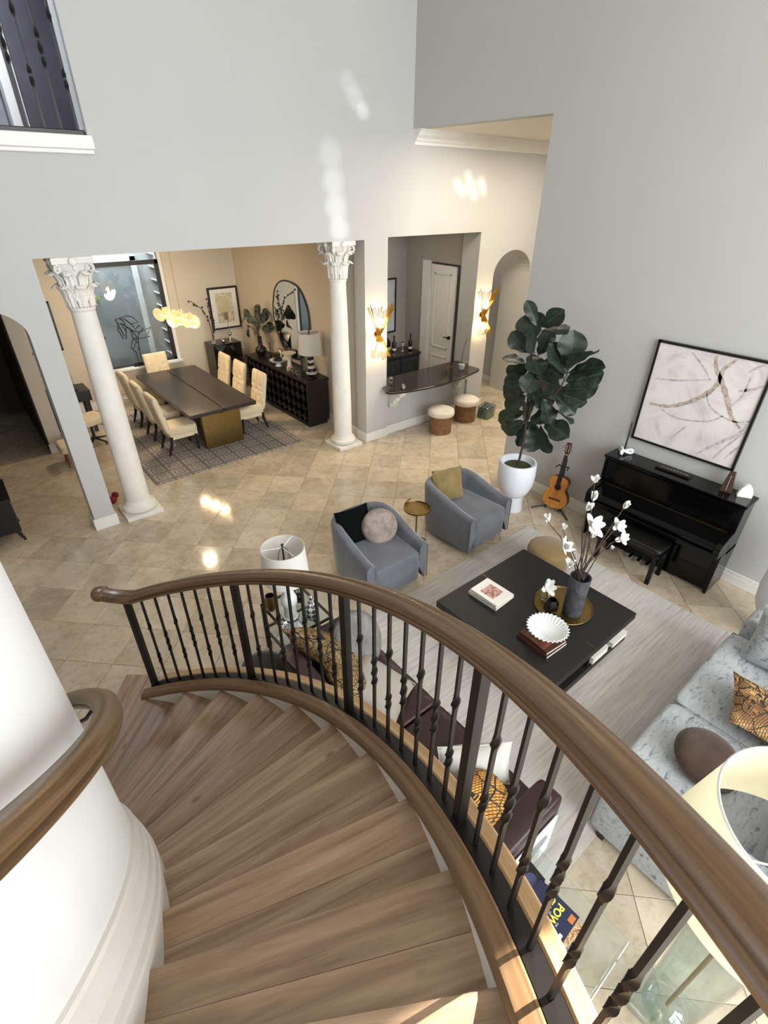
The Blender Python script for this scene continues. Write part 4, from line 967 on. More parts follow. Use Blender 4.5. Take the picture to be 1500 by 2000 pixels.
# ================================================================== BAR, HALL
poly = [(5.60, 6.76), (5.58, 6.72), (5.60, 6.66), (5.66, 6.61)] + [(5.75 + (7.85 - 5.75) * q / 14, 6.575 - 0.16 * math.sin(PI * (q / 14) ** 0.9)) for q in range(15)] + [(7.93, 6.62), (7.97, 6.68), (7.97, 6.76), (7.95, 6.95), (8.02, 6.998), (8.02, 7.34), (5.84, 7.34), (5.84, 6.998), (5.7, 6.95)]
m = MB(); m.prism(poly, 0.955, 0.995); o = m.build('bar_counter', MT['smoke'], bevel=0.012, bseg=3); tag(o, 'dark granite counter bowed out of the bar opening', 'counter')
def corbel(x, lb):
    t = thing('corbel', lb, 'corbel', (x, 7.048, 0.6), 0, 'white corbels under the bar counter')
    side = [(0, 0.35), (-0.36, 0.35), (-0.37, 0.3), (-0.34, 0.25), (-0.27, 0.22), (-0.22, 0.17), (-0.16, 0.1), (-0.13, 0.03), (-0.08, -0.03), (-0.03, -0.06), (0, -0.06)]
    m = MB(); m.prism(side, -0.06, 0.06, Matrix(((0, 0, 1), (1, 0, 0), (0, 1, 0)))); m.build('scroll', MT['plaster'], t, bevel=0.01)
    for z, y, r in ((0.25, -0.29, 0.05), (0.0, -0.06, 0.04)): m = MB(); m.cyl((-0.075, y, z), (0.075, y, z), r, n=16); m.build('volute', MT['plaster'], t, smooth=40)
    m = MB(); m.T = Matrix.Translation((0, -0.19, 0.17)); m.superq((0, 0, 0), 0.1, 0.08, 0.16, 0.8, 0.8); m.build('leaf', MT['plaster'], t, smooth=50)
corbel(5.98, 'white carved corbel under the left end of the bar counter'); corbel(7.72, 'white carved corbel under the right end of the bar counter')
def sconce(x, lb):
    t = thing('wall_sconce', lb, 'sconce', (x, 6.995, 1.93), 0, 'gold starburst wall sconces')
    random.seed(11)
    MB().lathe([(0.06, -0.02), (0.06, 0.0), (0.001, 0.0)], n=20).build('backplate', MT['gold'], t, smooth=40).rotation_euler = (PI / 2, 0, 0)
    for up, h, r1, nm in ((1, 0.5, 0.25, 'upper_rods'), (-1, 0.36, 0.2, 'lower_rods')):
        m = MB()
        for q in range(26):
            a = PI + PI * (q + 0.5) / 26 ; l = h * random.uniform(0.82, 1.05)
            p0 = Vector((0.03 * math.cos(a), -0.06 + 0.03 * math.sin(a), up * 0.0)); p1 = Vector((r1 * math.cos(a), -0.06 + r1 * 0.9 * math.sin(a), up * l))
            m.tube([p0, p1], [0.004, 0.007], 5)
        m.build(nm, MT['gold'], t)
    MB().lathe([(0.045, -0.04), (0.035, 0), (0.045, 0.04)], (0, -0.06, 0), n=16).build('waist', MT['gold'], t, smooth=40)
    for z in (0.2, -0.19):
        MB().superq((0, -0.1, z), 0.13, 0.12, 0.17, 1, 1, 12, 8).build('bulb', MT['bulb'], t, smooth=60)
        l = lamp('sconce_glow', 'POINT', (0, 0, 0), 13, (1.0, 0.66, 0.3), size=0.05); l.parent = t; l.location = (0, -0.14, z * 1.25)
    return t
sconce(5.6, 'gold rod wall sconce on the pier left of the bar opening'); sconce(8.26, 'gold rod wall sconce between bar opening and right archway')
t0 = None
for x, y, lb in ((6.79, 6.5, 'wood drum stool with a white boucle cushion left under the bar counter'), (7.62, 6.62, 'wood drum stool with a white boucle cushion beside the pack of water bottles')):
    if t0 is None:
        t0 = t = thing('drum_stool', lb, 'stool', (x, y, 0), 0, 'drum stools under the bar counter')
        MB().lathe([(0.205, 0.0)] + [(0.212 + 0.006 * (q % 2), 0.004 + q * 0.0125) for q in range(27)] + [(0.2, 0.336)], n=40).build('drum', wood('rattan_band', '#6f4b2f', '#8c6440', '#a07a52', axis=0, rough=0.55, var=0.05), t, smooth=25)
        MB().superq((0, 0, 0.405), 0.52, 0.52, 0.16, 0.55, 1.0, 32, 14).build('cushion', MT['boucle'], t, smooth=60)
    else: dup(t0, (x, y, 0), 0.4, lb)
t = thing('water_pack', 'plastic wrapped pack of water bottles on the floor beside the right stool', 'bottles', (8.1, 6.46, 0), 0.2)
MB().superq((0, 0, 0.125), 0.36, 0.27, 0.25, 0.2, 0.2).build('wrap', thinglass('plastic_wrap', (0.72, 0.82, 0.82), 0.2), t, smooth=40)
bpr = None; wb = plain('bottle_teal', '#4f6f6c', 0.2); 
for i in range(4):
    for j in range(3):
        if bpr is None: bpr = o = MB().lathe([(0.034, 0.004), (0.038, 0.02), (0.034, 0.09), (0.038, 0.15), (0.014, 0.205), (0.014, 0.225)], n=12).build('bottle', wb, t, smooth=50); oc = MB().cyl((0, 0, 0.222), (0, 0, 0.238), 0.016).build('cap', MT['porcelain'], o)
        else:
            o = bpr.copy(); COL.objects.link(o); o.parent = t; c2 = oc.copy(); COL.objects.link(c2); c2.parent = o
        o.location = (-0.12 + 0.08 * i, -0.08 + 0.08 * j, 0)
t = thing('door_stop', 'small black door stop on the floor by the right archway', 'door stop', (8.62, 6.9, 0)); MB().prism([(-0.06, 0), (0.06, 0), (0.06, 0.05), (-0.02, 0.07), (-0.06, 0.05)], -0.03, 0.03, Matrix(((1, 0, 0), (0, 0, 1), (0, 1, 0)))).build('wedge', MT['black'], t)
# ---- on the counter
KZ = 0.995
t = thing('potted_orchid', 'orchid with a bare curved stem in a small white pot on the bar counter', 'plant', (7.62, 6.82, KZ))
MB().lathe([(0.045, 0), (0.055, 0.01), (0.065, 0.11), (0.06, 0.11), (0.05, 0.1)], n=20).build('pot', MT['porcelain'], t, smooth=40)
MB().tube([(0, 0, 0.08), (0.02, 0.02, 0.3), (0.07, 0.02, 0.5), (0.09, 0.0, 0.58), (0.07, -0.02, 0.6)], 0.005, 6).build('stem', MT['leaf'], t)
for a, l in ((-0.3, 0.16), (2.6, 0.13), (1.2, 0.1)):
    o = fiddle_leaf(0.35, 0.5, 4).build('leaf', MT['fleaf'], t, smooth=60); o.location = (0, 0, 0.11); o.rotation_euler = (0.4, 0, a - PI / 2); o.scale = (l, l, l)
t = thing('wine_rack', 'small metal rack of glasses on the bar counter next to the orchid', 'rack', (7.3, 6.95, KZ))
for i in range(5): MB().tube([(-0.14 + 0.07 * i, -0.05, 0), (-0.14 + 0.07 * i, -0.05, 0.14), (-0.14 + 0.07 * i, 0.05, 0.14), (-0.14 + 0.07 * i, 0.05, 0)], 0.005, 5).build('hoop', MT['brass'], t)
MB().tube([(-0.16, -0.05, 0.07), (0.16, -0.05, 0.07)], 0.005, 5).build('rail', MT['brass'], t); MB().tube([(-0.16, 0.05, 0.07), (0.16, 0.05, 0.07)], 0.005, 5).build('rail', MT['brass'], t)
t = thing('glass_votive', 'clear glass votive near the left end of the bar counter', 'votive', (5.9, 6.62, KZ)); MB().lathe([(0.045, 0), (0.05, 0.01), (0.055, 0.09), (0.047, 0.09), (0.04, 0.02), (0.001, 0.018)], n=20).build('cup', MT['chrome'], t, smooth=40); MB().cyl((0, 0, 0.02), (0, 0, 0.06), 0.035).build('wax', MT['ivory'], t)
t = thing('glass_goblet', 'pale glass goblet at the very left of the bar counter', 'goblet', (5.88, 6.93, KZ)); MB().lathe([(0.04, 0), (0.008, 0.01), (0.008, 0.06), (0.04, 0.09), (0.05, 0.15), (0.046, 0.15), (0.035, 0.09), (0.001, 0.075)], n=20).build('goblet', MT['glass'], t, smooth=50); MB().superq((0, 0, 0.12), 0.07, 0.07, 0.05, 1, 1).build('contents', MT['ivory'], t, smooth=60)
# ---- back bar
t = thing('back_bar', 'dark navy bar cabinet with a black top against the bar room wall', 'cabinet', (7.3, 8.8, 0))
MB().bb(-0.95, 0.8, -0.26, 0.28, 0.08, 0.88).build('body', MT['navyc'], t); MB().bb(-0.95, 0.8, -0.2, 0.28, 0, 0.08).build('plinth', MT['black'], t); MB().bb(-0.95, 0.81, -0.31, 0.29, 0.88, 0.93).build('top', MT['smoke'], t, bevel=0.008)
for x in (-0.9, -0.35, 0.2):
    d = MB().bb(x, x + 0.52, -0.285, -0.26, 0.12, 0.84).build('door', MT['navyc'], t, bevel=0.004)
    m = MB(); a, b = x + 0.07, x + 0.45
    for q in ((a, b, 0.19, 0.21), (a, b, 0.75, 0.77), (a, a + 0.02, 0.19, 0.77), (b - 0.02, b, 0.19, 0.77)): m.bb(q[0], q[1], -0.295, -0.285, q[2], q[3])
    m.build('door_moulding', MT['navyc'], d, bevel=0.003); MB().cyl((x + 0.05, -0.31, 0.6), (x + 0.05, -0.285, 0.6), 0.012).build('knob', MT['black'], d)
for (x, y, h, r, mt_, lb) in ((7.95, 8.72, 0.36, 0.042, 'bottle_glass', 'dark bottle with a white label standing at the right end of the back bar'), (7.58, 8.85, 0.34, 0.05, 'leather', 'brown decanter bottle in the middle of the back bar'), (7.48, 9.0, 0.4, 0.09, 'leather', 'tall brown box bottle leaning at the wall on the back bar')):
    t = thing('bottle', lb, 'bottle', (x, y, 0.93))
    MB().lathe([(r * 0.9, 0), (r, 0.015), (r, h * 0.55), (r * 0.35, h * 0.72), (r * 0.3, h * 0.95), (r * 0.36, h)], n=18).build('glass', MT[mt_], t, smooth=40); MB().lathe([(r * 1.02, h * 0.1), (r * 1.02, h * 0.24)], n=18).build('label', MT['paper'], t, smooth=40); MB().lathe([(r * 0.4, h * 0.9), (r * 0.4, h * 1.01), (0.001, h * 1.01)], n=14).build('cap', MT['black'], t)
t = thing('martini_glass', 'white triangular glass between the bottles on the back bar', 'glass', (7.78, 8.78, 0.93)); MB().lathe([(0.035, 0), (0.005, 0.008), (0.005, 0.1), (0.065, 0.2), (0.06, 0.2), (0.001, 0.105)], n=18).build('glass', MT['porcelain'], t, smooth=50); MB().lathe([(0.055, 0.195), (0.001, 0.195)], n=18).build('fill', MT['paper'], t)
for (x, y, lb) in ((7.3, 8.68, 'left one of two small gold rimmed glasses on the back bar'), (7.42, 8.64, 'right one of two small gold rimmed glasses on the back bar')):
    t = thing('shot_glass', lb, 'glass', (x, y, 0.93), 0, 'gold rimmed glasses on the back bar'); MB().lathe([(0.02, 0), (0.03, 0.07), (0.027, 0.07), (0.001, 0.01)], n=12).build('glass', MT['glass'], t, smooth=50); MB().tube([(0.029 * math.cos(q * PI / 8), 0.029 * math.sin(q * PI / 8), 0.07) for q in range(16)], 0.004, 5, closed=True).build('rim', MT['gold'], t)
t = thing('bar_picture', 'thin black framed pale picture on the bar room wall', 'picture', (7.45, 9.09, 1.3))
m = MB()
for q in ((-0.35, 0.35, 0, 0.03), (-0.35, 0.35, 1.09, 1.12), (-0.35, -0.32, 0, 1.12), (0.32, 0.35, 0, 1.12)): m.bb(q[0], q[1], -0.03, 0.005, q[2], q[3])
m.build('frame', MT['black'], t); MB().bb(-0.32, 0.32, -0.012, 0.0, 0.03, 1.09).build('print', plain('grey_print', '#c2c6ca', 0.5), t)
t = thing('bar_bench', 'dark blue seat with a folded white towel behind the bar counter at left', 'seat', (6.9, 7.95, 0)); MB().superq((0, 0, 0.42), 0.7, 0.5, 0.3, 0.25, 0.25).build('seat', plain('navy_fabric', '#232733', 0.8), t, smooth=50)
for sx in (-0.25, 0.25):
    for sy in (-0.15, 0.15): MB().cyl((sx, sy, 0), (sx, sy, 0.3), 0.02).build('leg', MT['black'], t)
MB().superq((0.1, 0.0, 0.6), 0.3, 0.3, 0.1, 0.4, 0.4).build('towel', MT['paper'], t, smooth=50)
# ================================================================== LIVING ROOM
def rugmat():
    g = G('striated_rug'); v = g.coord(scale=(1.2, 26, 1), jitter=False); n = g.noise(v, 1.6, 6, 0.65, 0.6); n2 = g.noise(g.coord(scale=(1, 1, 1), jitter=False), 1.3, 3); n3 = g.noise(g.coord(scale=(8, 60, 1), jitter=False), 2, 3)
    b = g.ramp(n, [(0.3, lin('#a39d98')), (0.48, lin('#c6c1bc')), (0.7, lin('#dad6d2'))]); b = g.mix(g.math('MULTIPLY', n2, 0.4), b, lin('#b9b1a8')); b = g.mix(g.math('MULTIPLY', n3, 0.3), b, lin('#8a8788'))
    g.set(Base_Color=b, Roughness=0.95, Sheen_Weight=0.2); g.bump(n3, 0.25, 0.004); return g.m
tag(MB().bb(1.3, 5.38, 0.46, 3.32, 0.0, 0.012).build('living_rug', rugmat(), bevel=0.004), 'large pale grey striated rug under the coffee table and sofas', 'rug')

# ---- swivel armchairs
def armchair():
    t = thing('swivel_armchair', 'x', 'armchair', (0, 0, 0), 0, 'grey swivel armchairs')
    W, F, TH = 0.43, -0.45, 0.115
    path = []
    for i in range(7): path.append((-W, F + (0.02 - F) * i / 6))
    for i in range(1, 24):
        a = PI - PI * i / 24
        e = 0.62
        path.append((W * math.copysign(abs(math.cos(a)) ** e, math.cos(a)), 0.02 + 0.48 * abs(math.sin(a)) ** e))
    for i in range(7): path.append((W, 0.02 + (F - 0.02) * i / 6))
    n = len(path); m = MB(); vs = []
    for i, (x, y) in enumerate(path):
        p0 = Vector((*path[max(0, i - 1)], 0)); p1 = Vector((*path[min(n - 1, i + 1)], 0)); tg = (p1 - p0).normalized(); nr = Vector((tg.y, -tg.x, 0))
        k = min(1, max(0, (y - F) / 0.8)); h = 0.585 + (0.755 - 0.585) * (k * k * (3 - 2 * k))
        o = Vector((x, y, 0))
        taper = 1 - 0.05
        prof = [(0.0, 0.07, 0.93), (0, 0.3, 0.965), (0, h - 0.05, 1), (0.012, h - 0.018, 1), (0.035, h - 0.003, 1), (TH / 2, h, 1), (TH - 0.035, h - 0.004, 1), (TH - 0.012, h - 0.02, 1), (TH, h - 0.05, 1), (TH + 0.01, 0.42, 1), (TH + 0.02, 0.3, 1)]
        for d, z, s in prof: q = o + nr * d; vs.append(Vector((q.x * s, q.y if z > 0.3 or y < 0.1 else q.y * s, z)))
    k = 11
    fs = [(i * k + j, i * k + j + 1, (i + 1) * k + j + 1, (i + 1) * k + j) for i in range(n - 1) for j in range(k - 1)] + [tuple(range(k))[::-1], tuple((n - 1) * k + j for j in range(k))]
    # inward normal check: path runs clockwise so nr points inside
    m.add(vs, fs); m.build('shell', MT['velvet'], t, smooth=60)
    MB().superq((0, -0.025, 0.272), 2 * (W - TH) + 0.03, 0.88, 0.41, 0.16, 0.16, 36, 16, warp=lambda q: Vector((q.x, q.y, q.z + (0.02 * (1 - (q.x / 0.35) ** 2) if q.z > 0.1 else 0)))).build('seat', MT['velvet'], t, smooth=60)
    MB().lathe([(0.3, 0.0), (0.3, 0.03), (0.1, 0.04), (0.1, 0.09)], (0, 0.03, 0), n=28).build('swivel_base', MT['black'], t, smooth=40)
    m = MB()
    for s in (-1, 1): m.tube([(s * (W - 0.003), F - 0.002, 0.08), (s * (W - 0.003), F - 0.002, 0.54), (s * (W - 0.03), F - 0.004, 0.578), (s * (W - TH / 2), F - 0.004, 0.586), (s * (W - TH + 0.03), F - 0.004, 0.578), (s * (W - TH), F - 0.002, 0.54), (s * (W - TH), F - 0.002, 0.36)], 0.006, 6)
    m.build('piping', MT['velvet'], t, smooth=60)
    return t
a1 = armchair(); a1.location = (3.03, 3.82, 0.012); a1.rotation_euler = (0, 0, math.radians(-3)); a1['label'] = 'grey swivel armchair nearer the stairs with the round fur cushion'
a2 = dup(a1, (4.53, 3.80, 0.012), math.radians(4), 'grey swivel armchair beside the white planter with the gold cushion')
def cushion(name, lb, size, loc, rot, mat, grp=None, round_=False, piping=True):
    t = thing(name, lb, 'cushion', loc, 0, grp)
    M = rot3(*rot)
    w, h, d = size
    if round_: MB().superq((0, 0, 0), w, h, d, 0.75, 1.0, 40, 16, M=M).build('cover', mat, t, smooth=60); MB().tube([M @ Vector((w / 2 * math.cos(a), h / 2 * math.sin(a), 0)) for a in [q * PI / 20 for q in range(40)]], 0.006, 6, closed=True).build('piping', mat, t, smooth=60)
    else:
        MB().pillow(w, h, d, M).build('cover', mat, t, smooth=70, weld=True)
        e = []
        for k in range(4):
            for q in range(8):
                s = -1 + q / 4; x, y = ((s, -1), (1, s), (-s, 1), (-1, -s))[k]
                e.append(M @ Vector((w / 2 * x * (1 - 0.07 * (1 - y * y) * x * x), h / 2 * y * (1 - 0.07 * (1 - x * x) * y * y), 0)))
        MB().tube(e, 0.005, 5, closed=True).build('piping', mat, t, smooth=60)
    return t
cushion('square_cushion', 'black velvet cushion behind the round fur cushion in the left armchair', (0.44, 0.44, 0.14), (2.90, 4.04, 0.67), (math.radians(66), 0, -0.1), plain('black_velvet', '#08090a', 1.0, Specular_IOR_Level=0.1))
cushion('round_cushion', 'round taupe faux fur cushion in the left armchair', (0.42, 0.42, 0.16), (3.13, 3.86, 0.665), (math.radians(66), 0, -0.45), MT['furtaupe'], round_=True)
cushion('square_cushion', 'gold velvet cushion in the right armchair', (0.44, 0.44, 0.14), (4.44, 4.03, 0.69), (math.radians(70), 0, -0.3), MT['goldvelvet'])
# ---- small round brass table
t = thing('martini_table', 'small round brass side table with a stem handle between the armchairs', 'side table', (3.88, 4.02, 0))
MB().lathe([(0.15, 0.0), (0.15, 0.012), (0.02, 0.02), (0.012, 0.03)], n=28).build('base', MT['brass'], t, smooth=40); MB().cyl((0, 0, 0.02), (0, 0, 0.53), 0.011).build('stem', MT['brass'], t, smooth=40)
MB().lathe([(0.001, 0.53), (0.165, 0.53), (0.175, 0.535), (0.175, 0.556), (0.168, 0.556), (0.166, 0.541), (0.001, 0.54)], n=36).build('tray_top', MT['brass'], t, smooth=40)
MB().tube([(-0.08, 0.1, 0.53), (-0.08, 0.1, 0.63)], 0.009, 8).build('handle', MT['brass'], t); MB().tube([(-0.14, 0.08, 0.632), (-0.08, 0.1, 0.64), (-0.01, 0.13, 0.632)], 0.011, 8).build('handle_bar', MT['brass'], t, smooth=50)
# ---- coffee table
t = thing('coffee_table', 'large square black wood coffee table with a lower shelf', 'coffee table', (3.67, 2.0, 0.012))
MB().bb(-0.72, 0.72, -0.7, 0.7, 0.33, 0.41).build('top', MT['blackw'], t, bevel=0.004); MB().bb(-0.7, 0.70, -0.68, 0.70, 0.03, 0.11).build('lower_shelf', MT['blackw'], t, bevel=0.004); MB().bb(-0.55, 0.55, -0.55, 0.55, 0, 0.03).build('plinth', MT['black'], t)
MB().bb(-0.55, 0.0, -0.6, 0.6, 0.11, 0.33).build('core', MT['blackw'], t); MB().bb(0.0, 0.025, -0.66, 0.66, 0.11, 0.33).build('divider', MT['blackw'], t)
for y0, y1 in ((-0.702, -0.6), (0.61, 0.702)): MB().bb(-0.026, -0.02, y0, y1, 0.35, 0.4108).build('brass_inlay', MT['brass'], t)
def book(name, lb, w, d, h, loc, rz, cover, grp=None, pic=None, tilt=0):
    t = thing(name, lb, 'book', loc, rz, grp)
    MB().bb(-w / 2 + 0.003, w / 2 - 0.004, -d / 2 + 0.004, d / 2 - 0.004, 0.003, h - 0.003).build('pages', MT['paper'], t)
    m = MB(); m.bb(-w / 2, w / 2, -d / 2, d / 2, 0, 0.003); m.bb(-w / 2, w / 2, -d / 2, d / 2, h - 0.003, h); m.bb(-w / 2, -w / 2 + 0.003, -d / 2, d / 2, 0, h); m.build('cover', cover, t)
    if pic: MB().bb(-w * pic[0] / 2, w * pic[0] / 2, -d * pic[1] / 2, d * pic[1] / 2, h, h + 0.0008).build('cover_picture', pic[2], t)
    return t
mg = G('book_photo_pink'); mg.set(Base_Color=mg.ramp(mg.noise(mg.coord(scale=(1, 1, 1)), 14, 4, 0.6, 1.0), [(0.3, lin('#4b2f2b')), (0.45, lin('#a06a5e')), (0.55, lin('#cfa79b')), (0.7, lin('#5b4b48'))]), Roughness=0.35); pink = mg.m
wc = plain('white_book_cover', '#e3e0da', 0.35, var=0.02); bw_ = plain('brown_book_cover', '#4d3026', 0.35, var=0.2)
CT = 0.422
book('art_book', 'pale marbled book lying under the white picture book on the coffee table', 0.31, 0.36, 0.035, (3.45, 2.4, CT + 0.001), 0.05, plain('marbled_book_cover', '#cdc6ba', 0.4, var=0.2, scale=20))
b = book('art_book', 'white picture book with a pink photograph on top of the pair on the coffee table', 0.28, 0.34, 0.03, (3.44, 2.39, CT + 0.037), 0.02, wc, pic=(0.62, 0.5, pink))
def text(parent, body, size, loc, rz, mat, name='lettering', ax='CENTER', sx=1.0, bold=0.0):
    c = bpy.data.curves.new(name, 'FONT'); c.body = body; c.size = size; c.extrude = 0.0003; c.offset = bold; c.align_x = ax; c.align_y = 'CENTER'
    o = bpy.data.objects.new('tmp', c); COL.objects.link(o); dg = bpy.context.evaluated_depsgraph_get(); me = bpy.data.meshes.new_from_object(o.evaluated_get(dg)); bpy.data.objects.remove(o)
    q = bpy.data.objects.new(name, me); COL.objects.link(q); q.parent = parent; q.location = loc; q.rotation_euler = (0, 0, rz); q.scale = (sx, 1, 1); me.materials.clear(); me.materials.append(mat); return q
book('art_book', 'dark brown book at the bottom under the white scalloped bowl on the coffee table', 0.3, 0.35, 0.03, (3.33, 1.68, CT + 0.001), -0.05, bw_, pic=(0.9, 0.3, plain('book_sage_band', '#8fa08f', 0.4)))
book('art_book', 'brown picture book directly under the white scalloped bowl', 0.28, 0.33, 0.028, (3.335, 1.68, CT + 0.032), -0.08, bw_, pic=(0.9, 0.7, plain('book_brown_photo', '#7a4d3e', 0.4, var=0.5, scale=12)))
t = thing('scalloped_bowl', 'white scalloped ceramic bowl on the brown books on the coffee table', 'bowl', (3.37, 1.67, CT + 0.061))
def scal(a, r, z): return 1 + 0.045 * math.cos(a * 30) * min(1, r / 0.08)
MB().lathe([(0.05, 0), (0.06, 0.008), (0.11, 0.035), (0.165, 0.07), (0.19, 0.1), (0.182, 0.104), (0.155, 0.078), (0.1, 0.045), (0.04, 0.025), (0.001, 0.022)], n=240, wob=scal).build('bowl', MT['porcelain'], t, smooth=60)
t = thing('brass_tray', 'round brass tray with a rim on the coffee table', 'tray', (3.9, 1.83, CT))
MB().lathe([(0.27, 0.0), (0.285, 0.004), (0.292, 0.022), (0.286, 0.022), (0.278, 0.008), (0.001, 0.007)], n=56).build('tray', MT['brass'], t, smooth=40); MB().tube([(0.289 * math.cos(q * PI / 28), 0.289 * math.sin(q * PI / 28), 0.022) for q in range(56)], 0.004, 6, closed=True).build('rim', MT['brass'], t, smooth=60)
TZ = CT + 0.0075
# ---- magnolia vase
VX, VY = 3.88, 1.72
t = thing('magnolia_vase', 'tall charcoal cylinder vase with white magnolia branches on the brass tray', 'vase', (VX, VY, TZ))
MB().lathe([(0.085, 0.0), (0.092, 0.02), (0.098, 0.45), (0.1, 0.46), (0.09, 0.46), (0.086, 0.42), (0.082, 0.1), (0.001, 0.08)], n=40).build('vase', MT['stone'], t, smooth=40)
FLOW = [(3.83, 1.8, 1.9), (3.88, 1.8, 1.7), (3.81, 1.8, 1.63), (3.41, 1.92, 1.61), (4.58, 1.8, 1.35), (3.72, 1.68, 1.56), (4.43, 1.75, 1.22), (4.5, 1.7, 1.07), (3.65, 1.9, 1.44), (3.83, 1.7, 1.38), (3.34, 1.7, 1.49), (4.72, 1.86, 0.75), (3.65, 1.75, 1.1)]
SIZ = [0.08, 0.1, 0.1, 0.1, 0.1, 0.14, 0.105, 0.095, 0.09, 0.08, 0.12, 0.06, 0.1]; KIND = ['half', 'bud', 'bud', 'bud', 'bud', 'open', 'open', 'open', 'bud', 'bud', 'open', 'bud', 'half']
def petal(l, w):
    m = MB(); m.grid(lambda u, v: Vector(((2 * u - 1) * w / 2 * math.sin(PI * (0.08 + 0.88 * v)) ** 0.7, 0.28 * l * v * v - 0.25 * w * (1 - (2 * u - 1) ** 2) * 0.6, l * v)), 7, 8); return m
pp = {}
random.seed(21)
def flower(parent, p, d, s, kind):
    e = bpy.data.objects.new('flower', None); COL.objects.link(e); e.parent = parent; e.location = p; e.empty_display_size = 0.02
    e.rotation_euler = Vector(d).to_track_quat('Z', 'Y').to_euler()
    n, op = {'bud': (4, 0.1), 'half': (5, 0.45), 'open': (7, 0.85)}[kind]
    for i in range(n):
        a = 2 * PI * i / n + random.uniform(-.2, .2); o_ = op * random.uniform(0.6, 1.25) * (0.45 if i % 2 and kind == 'open' else 1)
        if 'p' not in pp: pp['p'] = o = petal(1, 0.62).build('petal', MT['petal'], e, smooth=60)
        else: o = pp['p'].copy(); COL.objects.link(o); o.parent = e
        L = s * random.uniform(0.9, 1.05)
        o.rotation_euler = Euler((-o_, 0, a), 'XYZ'); o.scale = (L, L, L); o.location = (0, 0, 0)
    return e
base = Vector((0, 0, 0.12)); O = Vector((VX, VY, TZ))
for i, p in enumerate(FLOW):
    q = Vector(p) - O; d = Vector((random.uniform(-.4, .4), random.uniform(-.5, .1), 1)).normalized() if KIND[i] != 'open' else Vector((random.uniform(-.5, .5) , -0.7, 0.6)).normalized()
    mouth = Vector((0.03 * math.cos(i * 2.4), 0.03 * math.sin(i * 2.4), 0.46)) + Vector((q.x, q.y, 0)).normalized() * 0.03
    mid = mouth.lerp(q, 0.5) + Vector((random.uniform(-.03, .03), random.uniform(-.03, .03), 0.06 if q.z > 0.7 else 0.12))
    pts = [base, mouth, mouth.lerp(mid, 0.6) + Vector((0, 0, 0.02)), mid.lerp(q, 0.35), q]
    MB().tube(pts, [0.007, 0.006, 0.005, 0.005, 0.004], 6).build('branch', MT['bark'], t, smooth=60)
    flower(t, q, d, SIZ[i] * 0.88, KIND[i])
t2 = thing('faceted_candle_holder', 'dark faceted glass candle holder with gold panes on the brass tray', 'candle holder', (3.72, 1.86, TZ), 0.3)
MB().lathe([(0.045, 0), (0.075, 0.04), (0.07, 0.11), (0.045, 0.16), (0.04, 0.16), (0.06, 0.1), (0.06, 0.04), (0.001, 0.02)], n=6).build('facets', plain('smoked_gloss', '#140d0a', 0.08), t2); 
for q in (0, 2, 4):
    a = (q + 0.5) * PI / 3; MB().box(0.0645 * math.cos(a), 0.0645 * math.sin(a), 0.075, 0.003, 0.05, 0.05, rotz(a) @ rot3(0, -0.07, 0)).build('gold_pane', MT['brass'], t2)
t = thing('bud_vase', 'round clear glass bud vase with one white magnolia on the brass tray', 'vase', (3.83, 1.99, TZ)); MB().lathe([(0.03, 0), (0.06, 0.03), (0.068, 0.06), (0.055, 0.1), (0.03, 0.115), (0.028, 0.14), (0.025, 0.14), (0.026, 0.113), (0.05, 0.095), (0.062, 0.06), (0.055, 0.035), (0.001, 0.012)], n=28).build('glass', MT['glass'], t, smooth=60)
MB().tube([(0, 0, 0.04), (-0.01, 0, 0.14), (-0.04, 0.0, 0.2)], 0.004, 6).build('branch', MT['bark'], t); flower(t, Vector((-0.045, 0.0, 0.2)), (-0.3, -0.6, 0.6), 0.11, 'open'); MB().tube([(0, 0, 0.1), (0.03, 0.01, 0.17), (0.1, 0.04, 0.19)], 0.004, 6).build('branch', MT['bark'], t); MB().superq((0.08, 0.03, 0.165), 0.025, 0.025, 0.03, 1, 1, 8, 6).build('bud', MT['petal'], t)
for (y, z, lb) in ((1.43, 0.04, 'white book on the lower shelf of the coffee table, nearer its centre'), (1.42, 0.03, 'white book on the lower shelf of the coffee table, at its right corner')):
    k = 0 if y == 1.43 else 1
    book('shelf_book', lb, 0.28, 0.22, 0.05 + 0.02 * (1 - k), (3.87 + 0.35 * k, y, 0.123), PI / 2 * 0, wc)
t = thing('gold_ottoman', 'round olive gold velvet ottoman between coffee table and piano', 'ottoman', (4.72, 2.56, 0.012)); MB().lathe([(0.235, 0.0), (0.25, 0.02), (0.252, 0.3), (0.24, 0.36), (0.2, 0.385), (0.001, 0.395)], n=40).build('seat', MT['olive'], t, smooth=50); MB().tube([(0.25 * math.cos(q * PI / 20), 0.25 * math.sin(q * PI / 20), 0.31) for q in range(40)], 0.006, 6, closed=True).build('piping', MT['olive'], t, smooth=60)

